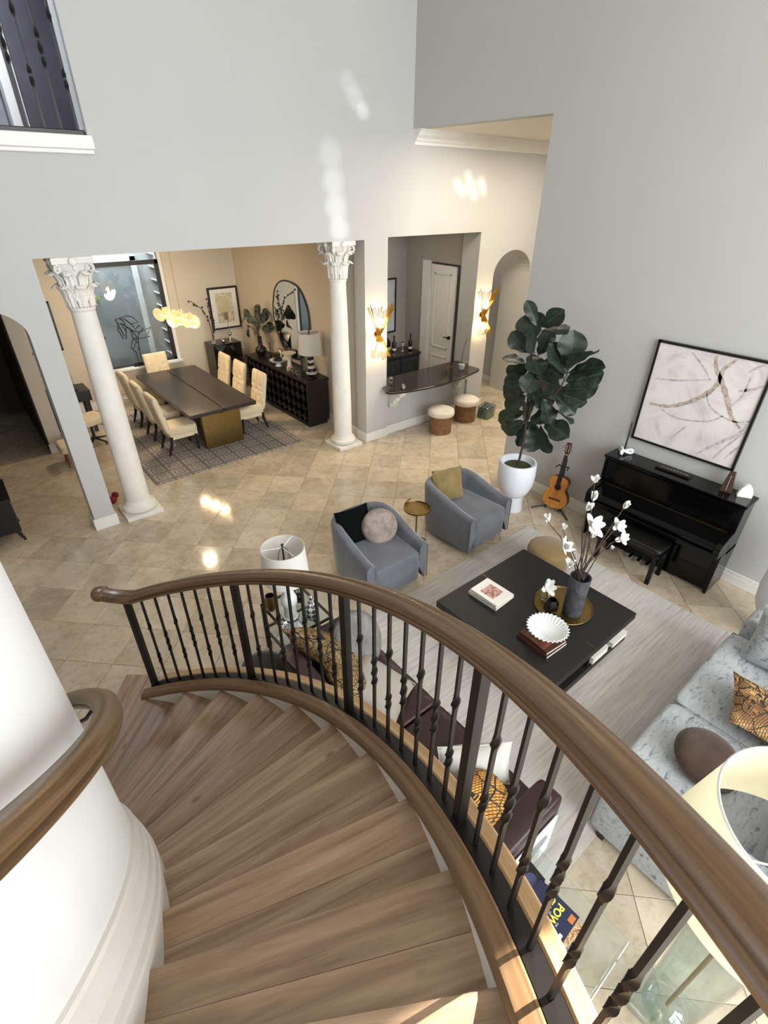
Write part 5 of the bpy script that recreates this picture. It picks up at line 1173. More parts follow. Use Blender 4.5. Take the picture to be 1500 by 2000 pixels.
# ---- planters
def planter(label, x, y, s=1.0):
    t = thing('planter_tree', label, 'plant', (x, y, 0))
    MB().lathe([(0.155 * s, 0), (0.16 * s, 0.01), (0.145 * s, 0.24 * s), (0.15 * s, 0.25 * s)], n=36).build('stand', MT['pot'], t, smooth=40)
    MB().lathe([(0.14 * s, 0.235 * s), (0.2 * s, 0.3 * s), (0.25 * s, 0.42 * s), (0.268 * s, 0.58 * s), (0.262 * s, 0.76 * s), (0.255 * s, 0.775 * s), (0.228 * s, 0.775 * s), (0.225 * s, 0.7 * s), (0.001, 0.69 * s)], n=48).build('pot', MT['pot'], t, smooth=50)
    MB().superq((0, 0, 0.685 * s), 0.44 * s, 0.44 * s, 0.07, 1, 1, 24, 8).build('moss', MT['soil'], t, smooth=60)
    return t
FX, FY = 5.60, 3.79
t = planter('tall fiddle leaf fig in a white footed planter beside the passage', FX, FY)
O = Vector((FX, FY, 0))
MB().tube([Vector(p) - O for p in [(5.6, 3.79, 0.66), (5.64, 3.78, 1.1), (5.66, 3.82, 1.52), (5.66, 3.88, 1.92), (5.66, 3.9, 2.32), (5.66, 3.9, 2.54)]], [0.017, 0.016, 0.015, 0.013, 0.01, 0.006], 8).build('trunk', MT['bark'], t, smooth=60)
MB().tube([Vector(p) - O for p in [(5.66, 3.84, 1.6), (5.64, 3.55, 1.68), (5.64, 3.38, 1.95), (5.64, 3.32, 2.16)]], [0.012, 0.011, 0.01, 0.006], 8).build('branch', MT['bark'], t, smooth=60)
FICUS = [((5.62,3.85,2.6),(5.57,3.93,2.76),.5),((5.64,3.8,2.6),(5.6,3.57,2.78),.6),((5.68,3.8,2.55),(5.53,3.46,2.65),.6),((5.58,3.84,2.45),(5.59,3.93,2.61),1.1),((5.62,3.92,2.27),(5.51,4.09,2.45),.9),((5.74,4.02,2.07),(5.67,4.25,2.12),.7),((5.71,3.95,2.08),(5.65,4.09,1.96),.9),((5.68,3.88,2.27),(5.55,3.85,2.44),1.1),((5.68,3.8,2.25),(5.7,3.74,2.45),.8),((5.66,3.34,2.19),(5.65,3.35,2.55),.8),((5.69,3.37,2.11),(5.54,3.5,2.41),.7),((5.7,3.41,2.04),(5.66,3.7,2.15),.95),((5.63,3.31,2.2),(5.47,3.04,2.51),.75),((5.72,3.35,2.12),(5.65,3.0,2.3),.5),((5.7,3.36,2.02),(5.71,3.01,2.17),.7),((5.69,3.38,1.9),(5.72,3.04,2.01),.75),((5.64,3.35,1.87),(5.64,3.08,1.85),.7),((5.65,3.43,1.82),(5.68,3.19,1.68),.75),((5.72,3.48,1.6),(5.58,3.13,1.64),.5),((5.6,3.84,1.94),(5.49,4.04,1.88),.6),((5.73,3.93,1.8),(5.66,4.22,1.63),.8),((5.68,3.9,1.68),(5.58,4.08,1.47),.8),((5.66,3.87,1.47),(5.58,4.19,1.29),.5),((5.64,3.84,1.35),(5.59,4.09,1.14),.75),((5.67,3.85,1.23),(5.69,3.89,.97),.4),((5.69,3.77,1.25),(5.71,3.66,.98),.8),((5.72,3.61,1.33),(5.76,3.5,1.0),.75),((5.69,3.54,1.44),(5.56,3.19,1.42),.7),((5.72,3.78,1.57),(5.75,3.91,1.41),1.2),((5.72,3.58,1.65),(5.68,3.63,1.41),.8),((5.69,3.53,1.87),(5.58,3.68,1.74),.8),((5.71,3.63,1.94),(5.67,3.43,1.85),1),((5.63,3.76,2.07),(5.48,3.73,1.96),.9),((5.72,3.78,1.35),(5.75,3.8,1.12),1.1),((5.59,3.57,1.75),(5.59,3.45,1.59),.9),((5.65,3.72,1.96),(5.52,3.43,1.98),.9),((5.63,3.76,1.81),(5.62,3.59,1.74),.8),((5.72,3.95,2.21),(5.57,3.7,2.12),.9)]
random.seed(4)
for B, T, wd in FICUS:
    B, T = Vector(B), Vector(T); L = (T - B).length; T = B + (T - B) * (1.2 if L > 0.28 else 0.36 / L * 0.92)
    place_leaf(t, B, T, wd * 1.2, O, (-0.75 + random.uniform(-.6, .6), -0.5 + random.uniform(-.6, .6), 0.55 + random.uniform(-.5, .4)))
t = planter('white footed planter with a low plant at the right edge beyond the far sofa arm', 5.62, 0.38, 1.05)
for q in range(7):
    a = q * 0.9; place_leaf(t, Vector((5.62, 0.38, 0.72)) + Vector((0.04 * math.cos(a), 0.04 * math.sin(a), 0)), Vector((5.62, 0.38, 0.72)) + Vector((0.22 * math.cos(a), -0.1 + 0.2 * math.sin(a), 0.42 + 0.08 * (q % 3))), 0.6, Vector((5.62, 0.38, 0)), (-.7, -.5, .5))
# ---- guitar on its stand
t = thing('acoustic_guitar', 'classical acoustic guitar with an orange top leaning on a stand by the wall', 'guitar', (5.98, 3.34, 0.07), math.radians(-78))
T = Matrix.Rotation(math.radians(-9), 4, 'X')
half = [(0.0, 0.0), (0.07, 0.004), (0.13, 0.03), (0.175, 0.09), (0.185, 0.15), (0.17, 0.21), (0.135, 0.265), (0.118, 0.3), (0.122, 0.345), (0.138, 0.39), (0.135, 0.43), (0.11, 0.468), (0.06, 0.488), (0.0, 0.49)]
out = [(x, z) for x, z in half] + [(-x, z) for x, z in half[-2:0:-1]]
out = smooth_loop(out, 3)
Mx = (T @ Matrix(((1, 0, 0, 0), (0, 0, 1, 0), (0, 1, 0, 0), (0, 0, 0, 1)))).to_3x3()
gtop = wood('spruce_top', '#a8692c', '#c4813c', '#d69a52', axis=2, rough=0.25, gs=2.0, var=0.0); gside = plain('rosewood', '#4a2417', 0.3, var=0.2); 
MB().prism(out, 0.0, 0.09, Mx).build('body', gside, t, smooth=30); MB().prism([(x * 0.985, 0.003 + z * 0.988) for x, z in out], -0.003, 0.0, Mx).build('soundboard', gtop, t)
m = MB(); m.T = T; m.tube([(0, -0.0035, 0.33)] * 1 + [(0, -0.006, 0.33)], 0.043, 28); m.build('sound_hole', MT['black'], t); m = MB(); m.T = T
for r in (0.049, 0.056): m.tube([(r * math.cos(q * PI / 16), -0.005, 0.33 + r * math.sin(q * PI / 16)) for q in range(32)], 0.0028, 5, closed=True)
m.build('rosette', MT['walnut'], t)
m = MB(); m.T = T; m.bb(-0.085, 0.085, -0.014, -0.003, 0.125, 0.148); m.build('bridge', gside, t, bevel=0.003)
m = MB(); m.T = T; m.add([(-0.031, -0.012, 0.375), (0.031, -0.012, 0.375), (0.026, -0.012, 0.82), (-0.026, -0.012, 0.82), (-0.031, -0.003, 0.375), (0.031, -0.003, 0.375), (0.026, -0.003, 0.82), (-0.026, -0.003, 0.82)], [(0, 1, 2, 3), (7, 6, 5, 4), (0, 4, 5, 1), (1, 5, 6, 2), (2, 6, 7, 3), (3, 7, 4, 0)]); fb = m.build('fretboard', plain('ebony', '#2c2724', 0.4), t)
m = MB(); m.T = T
for q in range(14): z = 0.82 - 0.44 * (1 - 2 ** (-q / 12)) * 1.35; m.bb(-0.029, 0.029, -0.0135, -0.012, z - 0.001, z + 0.001)
m.build('frets', MT['chrome'], fb)
m = MB(); m.T = T; m.bb(-0.024, 0.024, -0.003, 0.02, 0.48, 0.82); m.build('neck', gside, t, bevel=0.006); m = MB(); m.T = T; m.bb(-0.026, 0.026, -0.016, -0.003, 0.818, 0.826); m.build('nut', MT['ivory'], t)
m = MB(); m.T = T; m.prism([(-0.026, 0.826), (-0.037, 0.86), (-0.037, 0.985), (-0.015, 1.0), (0, 0.99), (0.015, 1.0), (0.037, 0.985), (0.037, 0.86), (0.026, 0.826)], 0.0, 0.016, Matrix(((1, 0, 0), (0, 0, 1), (0, 1, 0)))); hd = m.build('headstock', gside, t, bevel=0.003)
m = MB(); m.T = T
for s in (-1, 1): m.bb(s * 0.018 - 0.005, s * 0.018 + 0.005, -0.001, 0.0, 0.86, 0.97)
m.build('slot', MT['ivory'], hd); m = MB(); m.T = T
for s in (-1, 1):
    for z in (0.875, 0.91, 0.945): m.cyl((s * 0.037, 0.008, z), (s * 0.056, 0.008, z), 0.004, n=6); m.superq((s * 0.06, 0.008, z), 0.014, 0.008, 0.016, 1, 1, 8, 6)
m.build('tuning_pegs', MT['chrome'], hd)
m = MB(); m.T = T
for q in range(6): x = -0.022 + q * 0.0088; m.tube([(x * 1.6, -0.015, 0.14), (x, -0.017, 0.82)], 0.0007, 4)
m.build('strings', MT['chrome'], t)
t = thing('guitar_stand', 'black tubular stand holding the acoustic guitar', 'stand', (5.98, 3.34, 0), math.radians(-78))
MB().tube([(0, 0.14, 0.06), (0, 0.19, 0.4), (0, 0.2, 0.78)], 0.011, 8).build('upright', MT['black'], t); MB().tube([(-0.08, 0.04, 0.7), (-0.075, 0.13, 0.7), (0.075, 0.13, 0.7), (0.08, 0.04, 0.7)], 0.01, 8).build('yoke', MT['black'], t)
for x, y in ((-0.28, -0.1), (0.28, -0.1), (0, 0.24)): MB().tube([(0, 0.14, 0.08), (x, y, 0.014)], 0.011, 8).build('leg', MT['black'], t)
for s in (-1, 1): MB().tube([(0, 0.14, 0.09), (s * 0.1, 0.11, 0.055), (s * 0.1, -0.015, 0.045), (s * 0.1, -0.02, 0.08)], 0.009, 8).build('cradle', MT['black'], t)
# ---- piano
t = thing('upright_piano', 'black lacquered upright piano with its fallboard closed against the wall', 'piano', (6.0, 1.93, 0)); P = MT['piano']
Y0, Y1 = -0.82, 0.82
MB().bb(-0.02, 0.27, Y0 + 0.03, Y1 - 0.03, 0.57, 1.13).bb(-0.14, 0.27, Y0 + 0.03, Y1 - 0.03, 0.04, 0.57).build('case', P, t, bevel=0.004)
for y in (Y0, Y1 - 0.035): MB().bb(-0.035, 0.275, y, y + 0.035, 0.5, 1.13).bb(-0.16, 0.275, y, y + 0.035, 0, 0.56).build('side_panel', P, t, bevel=0.006)
MB().bb(-0.05, 0.285, Y0 - 0.015, Y1 + 0.015, 1.13, 1.165).build('lid', P, t, bevel=0.008)
MB().bb(-0.034, -0.02, Y0 + 0.06, Y1 - 0.06, 0.82, 1.1).build('upper_panel', P, t, bevel=0.004); MB().bb(-0.153, -0.14, Y0 + 0.06, Y1 - 0.06, 0.1, 0.53).build('lower_panel', P, t, bevel=0.004)
MB().bb(-0.32, 0.0, Y0, Y1, 0.57, 0.63).build('key_bed', P, t, bevel=0.006)
m = MB(); m.prism([(-0.29, 0.63), (-0.3, 0.68), (-0.27, 0.72), (-0.04, 0.79), (-0.03, 0.79), (-0.03, 0.63)], Y0 + 0.07, Y1 - 0.07, Matrix(((1, 0, 0), (0, 0, 1), (0, 1, 0)))); m.build('fallboard', P, t, bevel=0.005)
MB().bb(-0.045, -0.03, Y0 + 0.07, Y1 - 0.07, 0.79, 0.8).build('fallboard_hinge', MT['brass'], t)
for y in (Y0, Y1 - 0.065): m = MB(); m.prism([(-0.32, 0.63), (-0.325, 0.7), (-0.29, 0.745), (-0.03, 0.82), (-0.03, 0.63)], y, y + 0.065, Matrix(((1, 0, 0), (0, 0, 1), (0, 1, 0)))); m.build('cheek', P, t, bevel=0.008)
for y in (-0.13, -0.02, 0.09): m = MB(); m.tube([(-0.14, y, 0.07), (-0.2, y, 0.062), (-0.24, y, 0.045)], [0.016, 0.02, 0.026], 8, flat=0.4); m.build('pedal', MT['chrome'], t, smooth=50)
t = thing('piano_bench', 'black piano bench pushed under the keyboard', 'bench', (5.63, 1.98, 0)); MB().bb(-0.17, 0.17, -0.38, 0.38, 0.4, 0.44).build('frame', P, t, bevel=0.004); MB().superq((0, 0, 0.465), 0.34, 0.76, 0.07, 0.2, 0.2).build('cushion', MT['black'], t, smooth=50)
for sx in (-0.14, 0.14):
    for sy in (-0.34, 0.34): MB().bb(sx - 0.025, sx + 0.025, sy - 0.025, sy + 0.025, 0, 0.4).build('leg', P, t, bevel=0.004)
LZ = 1.165
t = thing('knot_candle_holder', 'white knotted ring holder with a black taper candle on the piano', 'candle holder', (6.16, 2.62, LZ), 0.6)
kp = []
for q in range(48):
    a = 2 * PI * q / 48; kp.append((0.055 * math.sin(a) + 0.03 * math.sin(2 * a), 0.06 * math.cos(a) - 0.035 * math.cos(2 * a), 0.042 + 0.022 * math.sin(3 * a)))
MB().tube(kp, 0.019, 8, closed=True).build('knot', MT['porcelain'], t, smooth=60); MB().cyl((0.02, 0.0, 0.045), (0.02, 0, 0.42), 0.012, 0.006).build('candle', MT['black'], t, smooth=40)
t = thing('inlaid_box', 'long flat dark box with pale inlay lying on the piano lid', 'box', (6.14, 1.98, LZ), 0.03); MB().bb(-0.045, 0.045, -0.2, 0.2, 0, 0.025).build('box', MT['espresso'], t, bevel=0.004); m = MB()
for q in range(9): m.bb(-0.02, 0.02, -0.16 + q * 0.036, -0.145 + q * 0.036, 0.025, 0.0262)
m.build('inlay', plain('pale_inlay', '#7a736b', 0.4), t)
t = thing('metronome', 'brown wooden pyramid metronome at the right end of the piano', 'metronome', (6.17, 1.4, LZ), 0.2); MB().add([(-0.06, -0.06, 0), (0.06, -0.06, 0), (0.06, 0.06, 0), (-0.06, 0.06, 0), (-0.03, -0.03, 0.23), (0.03, -0.03, 0.23), (0.03, 0.03, 0.23), (-0.03, 0.03, 0.23)], [(3, 2, 1, 0), (4, 5, 6, 7), (0, 1, 5, 4), (1, 2, 6, 5), (2, 3, 7, 6), (3, 0, 4, 7)]).build('case', plain('dark_rosewood', '#3b251c', 0.4, var=0.2), t, bevel=0.004)
MB().tube([(-0.062, 0, 0.03), (-0.034, 0, 0.2)], 0.004, 5).build('pendulum', MT['chrome'], t)
t = thing('half_moon_ornament', 'white half moon stone ornament at the right end of the piano lid', 'ornament', (6.18, 1.22, LZ), 0.5); m = MB(); m.prism([(0.075 * math.cos(q * PI / 14) * 1.0, 0.15 * math.sin(q * PI / 14)) for q in range(15)], -0.03, 0.03, Matrix(((0, 0, 1), (1, 0, 0), (0, 1, 0)))); m.build('stone', MT['marble'], t, bevel=0.008); MB().bb(-0.03, 0.03, -0.07, 0.07, 0.0, 0.006).build('felt', MT['paper'], t)
# ---- painting
t = thing('abstract_painting', 'large black framed abstract painting of brown and grey brush strokes above the piano', 'painting', (6.29, 2.03, 1.36))
m = MB(); W2, Hh = 0.6, 1.215
for q in ((-W2, W2, 0, 0.025), (-W2, W2, Hh - 0.025, Hh), (-W2, -W2 + 0.025, 0, Hh), (W2 - 0.025, W2, 0, Hh)): m.bb(-0.035, 0.008, q[0], q[1], q[2], q[3])
m.build('frame', MT['black'], t)
cg = G('canvas_wash'); cg.set(Base_Color=cg.ramp(cg.noise(cg.coord(scale=(1, 1, 1), jitter=False), 2.2, 5, 0.6, 1.5), [(0.3, lin('#c4bbbb')), (0.5, lin('#dcd6d5')), (0.7, lin('#e3dfde'))]), Roughness=0.7); cv = MB().bb(-0.022, 0.0, -W2 + 0.02, W2 - 0.02, 0.02, Hh - 0.02).build('canvas', cg.m, t)
BR = [[(2.53,1.84),(2.3,1.87),(2.05,2.02),(1.9,2.21),(1.88,2.4),(1.79,2.53)],[(1.99,2.53),(1.96,2.41),(1.86,2.28),(1.75,2.12),(1.65,1.95),(1.52,1.84)]]
GR = [[(2.55,2.14),(2.3,2.18),(1.97,2.27)],[(2.24,2.51),(2.1,2.4),(1.97,2.27)],[(2.38,1.81),(2.17,1.76),(1.86,1.82),(1.72,1.93)],[(1.96,2.12),(1.9,2.01),(1.77,1.93),(1.59,1.9),(1.46,1.95)],[(1.85,1.42),(1.69,1.6),(1.51,1.8),(1.46,1.98)],[(1.67,1.42),(1.58,1.62),(1.46,1.83)],[(2.05,1.7),(2.18,1.49)],[(1.56,1.47),(1.5,1.59),(1.47,1.65)],[(1.67,2.22),(1.56,2.27),(1.47,2.33)],[(1.65,2.42),(1.58,2.5),(1.52,2.53)],[(1.69,2.05),(1.62,2.18),(1.61,2.39)]]
def stroke(P, w0, mat):
    pts = []
    for i in range(len(P) - 1):
        p0, p1, p2, p3 = (Vector(P[max(0, min(len(P) - 1, i + j - 1))]) for j in range(4))
        for q in range(8): s = q / 8; pts.append(0.5 * ((2 * p1) + (p2 - p0) * s + (2 * p0 - 5 * p1 + 4 * p2 - p3) * s * s + (3 * p1 - p0 - 3 * p2 + p3) * s ** 3))
    pts.append(Vector(P[-1])); vs = []; n = len(pts)
    for i, p in enumerate(pts):
        d = (pts[min(n - 1, i + 1)] - pts[max(0, i - 1)]).normalized(); nn = Vector((-d.y, d.x)); k = w0 * (0.35 + 0.65 * math.sin(PI * (i + 0.5) / n) * (0.75 + 0.25 * math.sin(i * 1.3)))
        for s in (-1, 1): q = p + nn * s * k; vs.append((-0.0232, q.x - 2.03, q.y - 1.36))
    MB().add(vs, [(i * 2, i * 2 + 1, i * 2 + 3, i * 2 + 2) for i in range(n - 1)]).build('brush_stroke', mat, cv)
def strokemat(name, a, b):
    g = G(name); n = g.noise(g.coord(scale=(1, 6, 6)), 4, 4); g.set(Base_Color=g.ramp(n, [(0.35, lin(a)), (0.65, lin(b))]), Roughness=0.7); return g.m
sb, sg2 = strokemat('brown_paint', '#97857a', '#c9bcb2'), strokemat('grey_paint', '#a39ca3', '#cfc9cb')
for l in BR: stroke(l, 0.03, sb)
for i, l in enumerate(GR): stroke(l, 0.012 if i not in (4, 8) else 0.02, sg2)
# ================================================================== SOFAS AND STAIR SIDE
def silvervelvet():
    g = G('crushed_silver_velvet'); n = g.noise(g.coord(scale=(4, 11, 11), rot=(0, 0, 0.25), jitter=False), 2.6, 6, 0.7, 0.8); n2 = g.noise(g.coord(scale=(1, 1, 1), jitter=False), 2.5, 3)
    b = g.ramp(n, [(0.36, lin('#565c64')), (0.43, lin('#9ea4aa')), (0.52, lin('#aeb3b7')), (0.8, lin('#b9bdc0'))]); b = g.mix(g.math('MULTIPLY', n2, 0.4), b, lin('#9aa0a6'))
    g.set(Base_Color=b, Roughness=0.55, Sheen_Weight=0.5, Sheen_Roughness=0.3); g.bump(n, 0.25, 0.008); return g.m
SV = silvervelvet()
t = thing('silver_sofa', 'silver grey crushed velvet sofa at the right edge of the rug', 'sofa', (3.72, 0.0, 0.0))
X0, X1 = -1.3, 1.36
MB().bb(X0 + 0.03, X1 - 0.03, -0.72, 0.5, 0.07, 0.3).build('base', SV, t, bevel=0.015)
def arm(xa, xb): return MB().superq(((xa + xb) / 2, -0.1, 0.36), xb - xa, 1.28, 0.62, 0.16, 0.12, 28, 16)
arm(X0, X0 + 0.24).build('arm', SV, t, smooth=50); arm(X1 - 0.24, X1).build('arm', SV, t, smooth=50)
MB().superq((0.03, -0.66, 0.46), X1 - X0 - 0.1, 0.26, 0.8, 0.2, 0.15, 28, 16).build('backrest', SV, t, smooth=50)
xs = [X0 + 0.24, -0.13, X1 - 0.24]
for a, b in zip(xs, xs[1:]):
    MB().superq(((a + b) / 2, 0.04, 0.375), b - a - 0.006, 1.1, 0.19, 0.2, 0.14, 36, 12, warp=lambda q: Vector((q.x, q.y, q.z + (0.02 if q.z > 0 else 0) * (1 - (q.x / 0.6) ** 2)))).build('seat_cushion', SV, t, smooth=60)
    for z in (0.45,): 
        w2 = (b - a) / 2 - 0.02; MB().tube([((a + b) / 2 - w2, -0.4, z), ((a + b) / 2 - w2, 0.57, z), ((a + b) / 2 + w2, 0.57, z), ((a + b) / 2 + w2, -0.4, z)], 0.007, 6).build('piping', MT['furgrey'], t, smooth=60)
    MB().superq(((a + b) / 2, -0.44, 0.64), b - a - 0.03, 0.26, 0.44, 0.45, 0.35, 28, 14, M=rot3(-0.2, 0, 0)).build('back_cushion', SV, t, smooth=60)
m = MB()
for x in (X0, X0 + 0.24): m.tube([(x + (0.015 if x == X0 else -0.015), -0.7, 0.655), (x + (0.015 if x == X0 else -0.015), 0.5, 0.655), (x + (0.015 if x == X0 else -0.015), 0.53, 0.6), (x + (0.015 if x == X0 else -0.015), 0.535, 0.1)], 0.007, 6)
m.build('arm_piping', MT['furgrey'], t, smooth=60)
for sx in (X0 + 0.1, X1 - 0.1):
    for sy in (-0.66, 0.44): MB().bb(sx - 0.09, sx + 0.09, sy - 0.03, sy + 0.03, 0, 0.07).build('foot', MT['black'], t)
cushion('scatter_cushion', 'large silver velvet cushion leaning on the far arm of the silver sofa', (0.56, 0.54, 0.26), (4.64, 0.16, 0.71), (0, math.radians(-68), 0.15), SV)
def patterned(name, a, b, c, sc_=9.0):
    g = G(name); v = g.coord(scale=(1, 1, 1)); vo = g.n('ShaderNodeTexVoronoi', feature='DISTANCE_TO_EDGE'); g.put(vo.inputs['Vector'], v); vo.inputs['Scale'].default_value = sc_
    br = g.n('ShaderNodeTexBrick'); g.put(br.inputs['Vector'], g.coord(scale=(1, 1, 1), rot=(0.4, 0.3, 0.2))); br.inputs['Scale'].default_value = sc_ * 2.3; br.inputs['Mortar Size'].default_value = 0.035; br.inputs['Color1'].default_value = (0, 0, 0, 1); br.inputs['Color2'].default_value = (0.2, 0.2, 0.2, 1); br.inputs['Mortar'].default_value = (1, 1, 1, 1)
    w = g.n('ShaderNodeTexVoronoi', distance='CHEBYCHEV'); g.put(w.inputs['Vector'], v); w.inputs['Scale'].default_value = sc_ * 1.9
    sel = g.math('GREATER_THAN', g.noise(v, sc_ * 0.6, 2), 0.5)
    l1 = g.math('MULTIPLY', g.math('GREATER_THAN', g.math('FRACT', g.math('MULTIPLY', w.outputs['Distance'], 5.0)), 0.5), sel); l2 = g.math('LESS_THAN', vo.outputs[0], 0.03)
    ln = g.math('MAXIMUM', g.math('MAXIMUM', l1, l2), g.math('MULTIPLY', br.outputs[0], g.math('SUBTRACT', 1.0, sel)))
    base = g.ramp(g.noise(v, sc_ * 0.45, 2), [(0.35, lin(a)), (0.5, lin(b)), (0.62, lin(a))]); g.set(Base_Color=g.mix(ln, base, lin(c)), Roughness=0.75); g.bump(g.noise(v, 180, 2), 0.1); return g.m
YP = patterned('yellow_print', '#9d7d48', '#b39863', '#17100c', 11.0); YP2 = patterned('amber_print', '#c08428', '#d9a145', '#1a120c'); BP = patterned('brown_print', '#8d6334', '#c39a5e', '#2a1d14', 8.0)
cushion('patterned_cushion', 'square brown and gold patterned cushion on the silver sofa', (0.55, 0.55, 0.16), (3.87, 0.02, 0.60), (0.25, 0, 0.3), BP)
cushion('fur_cushion', 'round brown fur cushion at the near end of the silver sofa', (0.44, 0.44, 0.16), (3.17, 0.17, 0.57), (math.radians(12), math.radians(-8), 0), plain('brown_fur', '#3c2a1e', 0.95, var=0.35, scale=6, bump=0.6, bscale=60, Sheen_Weight=0.3), round_=True)

# ---- burgundy leather sofa along the stairs
t = thing('leather_sofa', 'burgundy leather sofa with ribbed seat standing along the staircase', 'sofa', (1.62, 1.8, 0.012)); LM = MT['leather']
MB().bb(-0.36, 0.42, -1.0, 1.0, 0.12, 0.28).build('base', LM, t, bevel=0.02)
def rib(q): return Vector((q.x, q.y, q.z + (0.012 * math.sin(q.y * 38) if q.z > 0.02 else 0)))
for k in range(2): MB().superq((0.06, -0.49 + 0.98 * k, 0.35), 0.82, 0.97, 0.17, 0.2, 0.12, 60, 12, warp=lambda q: Vector((q.x, q.y, q.z + (0.010 * abs(math.sin(q.y * 16)) if q.z > 0.0 else 0)))).build('seat_cushion', LM, t, smooth=60)
MB().superq((-0.36, 0, 0.52), 0.16, 2.0, 0.62, 0.3, 0.12, 40, 16).build('backrest', LM, t, smooth=60)
for s in (-1, 1): MB().superq((0.06, s * 1.06, 0.38), 0.86, 0.19, 0.54, 0.22, 0.2, 36, 16).build('arm', LM, t, smooth=60)
wp = MB().bb(-0.34, 0.42, -1.175, -1.158, 0.06, 0.5).build('side_shell', plain('white_shell', '#dfe0e0', 0.25), t, bevel=0.01); m = MB(); m.T = Matrix.Translation((0.2, -1.177, 0.33)); m.prism([(0.14 * math.cos(q * PI / 16), 0.085 * math.sin(q * PI / 16)) for q in range(32)], 0, 0.003, Matrix(((1, 0, 0), (0, 0, 1), (0, 1, 0)))); m.build('oval_inset', plain('grey_inset', '#8f8f90', 0.4), wp)
for sx in (-0.3, 0.36):
    for sy in (-0.95, 0.95): MB().cyl((sx, sy, 0), (sx, sy, 0.12), 0.02).build('foot', MT['chrome'], t)
cushion('patterned_cushion', 'yellow and black patterned cushion at the far end of the leather sofa', (0.6, 0.6, 0.24), (1.57, 2.64, 0.70), (0, math.radians(48), 0.25), YP)
cushion('patterned_cushion', 'second yellow patterned cushion leaning in front of the first on the leather sofa', (0.5, 0.5, 0.2), (1.57, 2.32, 0.66), (0, math.radians(40), -0.2), YP)
cushion('fur_cushion', 'large round grey faux fur cushion at the far end of the leather sofa', (0.56, 0.56, 0.22), (1.83, 2.57, 0.66), (math.radians(62), math.radians(20), 0.1), MT['furgrey'], round_=True)
cushion('square_cushion', 'pale beige cushion lying on the leather sofa beside the grey fur cushion', (0.52, 0.52, 0.17), (1.72, 2.14, 0.585), (math.radians(18), math.radians(10), 0.5), MT['ivory'])
cushion('square_cushion', 'off white cushion standing on the near half of the leather sofa', (0.52, 0.36, 0.17), (1.80, 1.17, 0.63), (math.radians(74), 0, -0.6), plain('offwhite_cushion', '#c2c0ba', 0.9, var=0.05, bump=0.2, bscale=160))
cushion('round_cushion', 'round amber and black patterned cushion at the near arm of the leather sofa', (0.44, 0.44, 0.2), (1.64, 0.95, 0.62), (math.radians(35), math.radians(12), 0), YP2, round_=True)

# ---- glass side table with the white lamp
t = thing('glass_side_table', 'dark framed glass side table with a lower shelf behind the railing', 'side table', (1.67, 3.33, 0.0)); a, b = 0.23, 0.29
gm = plain('bronze_metal', '#4a4034', 0.35, 0.8)
for z in (0.26, 0.565):
    m = MB()
    for q in ((-a, a, -b, -b + 0.02), (-a, a, b - 0.02, b), (-a, -a + 0.02, -b, b), (a - 0.02, a, -b, b)): m.bb(q[0], q[1], q[2], q[3], z, z + 0.02)
    m.build('frame', gm, t); MB().bb(-a + 0.02, a - 0.02, -b + 0.02, b - 0.02, z + 0.006, z + 0.016).build('glass_shelf', MT['thin'], t)
for sx in (-a, a - 0.02):
    for sy in (-b, b - 0.02): MB().bb(sx, sx + 0.02, sy, sy + 0.02, 0, 0.565).build('leg', gm, t)
t = thing('magazine', 'white magazine on the lower shelf of the glass side table', 'magazine', (1.62, 3.25, 0.282), 0.2); MB().bb(-0.13, 0.13, -0.17, 0.17, 0, 0.012).build('pages', MT['paper'], t); MB().bb(-0.131, 0.131, -0.171, 0.171, 0.012, 0.014).build('cover', wc, t)
t = thing('mirrored_tray', 'mirrored tray with silver beads on the glass side table', 'tray', (1.53, 3.16, 0.587), 0.1); MB().bb(-0.09, 0.09, -0.09, 0.08, 0, 0.008).build('tray', MT['mirror'], t)
m = MB()
for q in ((-0.09, 0.09, -0.09, -0.084), (-0.09, 0.09, 0.074, 0.08), (-0.09, -0.084, -0.09, 0.08), (0.084, 0.09, -0.09, 0.08)): m.bb(q[0], q[1], q[2], q[3], 0.008, 0.03)
m.build('rim', MT['chrome'], t); m = MB()
for q in range(12): m.superq((-0.06 + 0.02 * math.sin(q * 2.1), -0.06 + 0.011 * q, 0.02), 0.024, 0.024, 0.024, 1, 1, 8, 6)
m.build('beads', MT['chrome'], t, smooth=60)
LX, LY, L0 = 1.58, 3.27, 0.587
t = thing('white_table_lamp', 'table lamp with a large white drum shade on the glass side table', 'lamp', (LX, LY, L0))
MB().lathe([(0.065, 0), (0.07, 0.01), (0.07, 0.03), (0.06, 0.035), (0.055, 0.15), (0.062, 0.165), (0.075, 0.2), (0.075, 0.25), (0.062, 0.285), (0.05, 0.3), (0.05, 0.48)], n=32).build('body', MT['porcelain'], t, smooth=40)
MB().lathe([(0.075, -0.0005), (0.075, 0.012), (0.07, 0.014)], n=28).build('base_ring', MT['black'], t)
MB().cyl((0, 0, 0.48), (0, 0, 0.85), 0.008).build('rod', MT['black'], t); MB().tube([(0.055 * math.sin(q * PI / 10) * 1.0, 0, 0.55 + 0.27 * (1 - math.cos(q * PI / 10)) / 2) for q in range(11)], 0.003, 5).build('harp', MT['black'], t); MB().tube([(-0.055 * math.sin(q * PI / 10), 0, 0.55 + 0.27 * (1 - math.cos(q * PI / 10)) / 2) for q in range(11)], 0.003, 5).build('harp', MT['black'], t)
MB().lathe([(0.208, 0.5), (0.188, 0.82), (0.184, 0.82), (0.204, 0.5)], n=48, ring=True).build('shade', MT['shade'], t, smooth=40); m = MB()
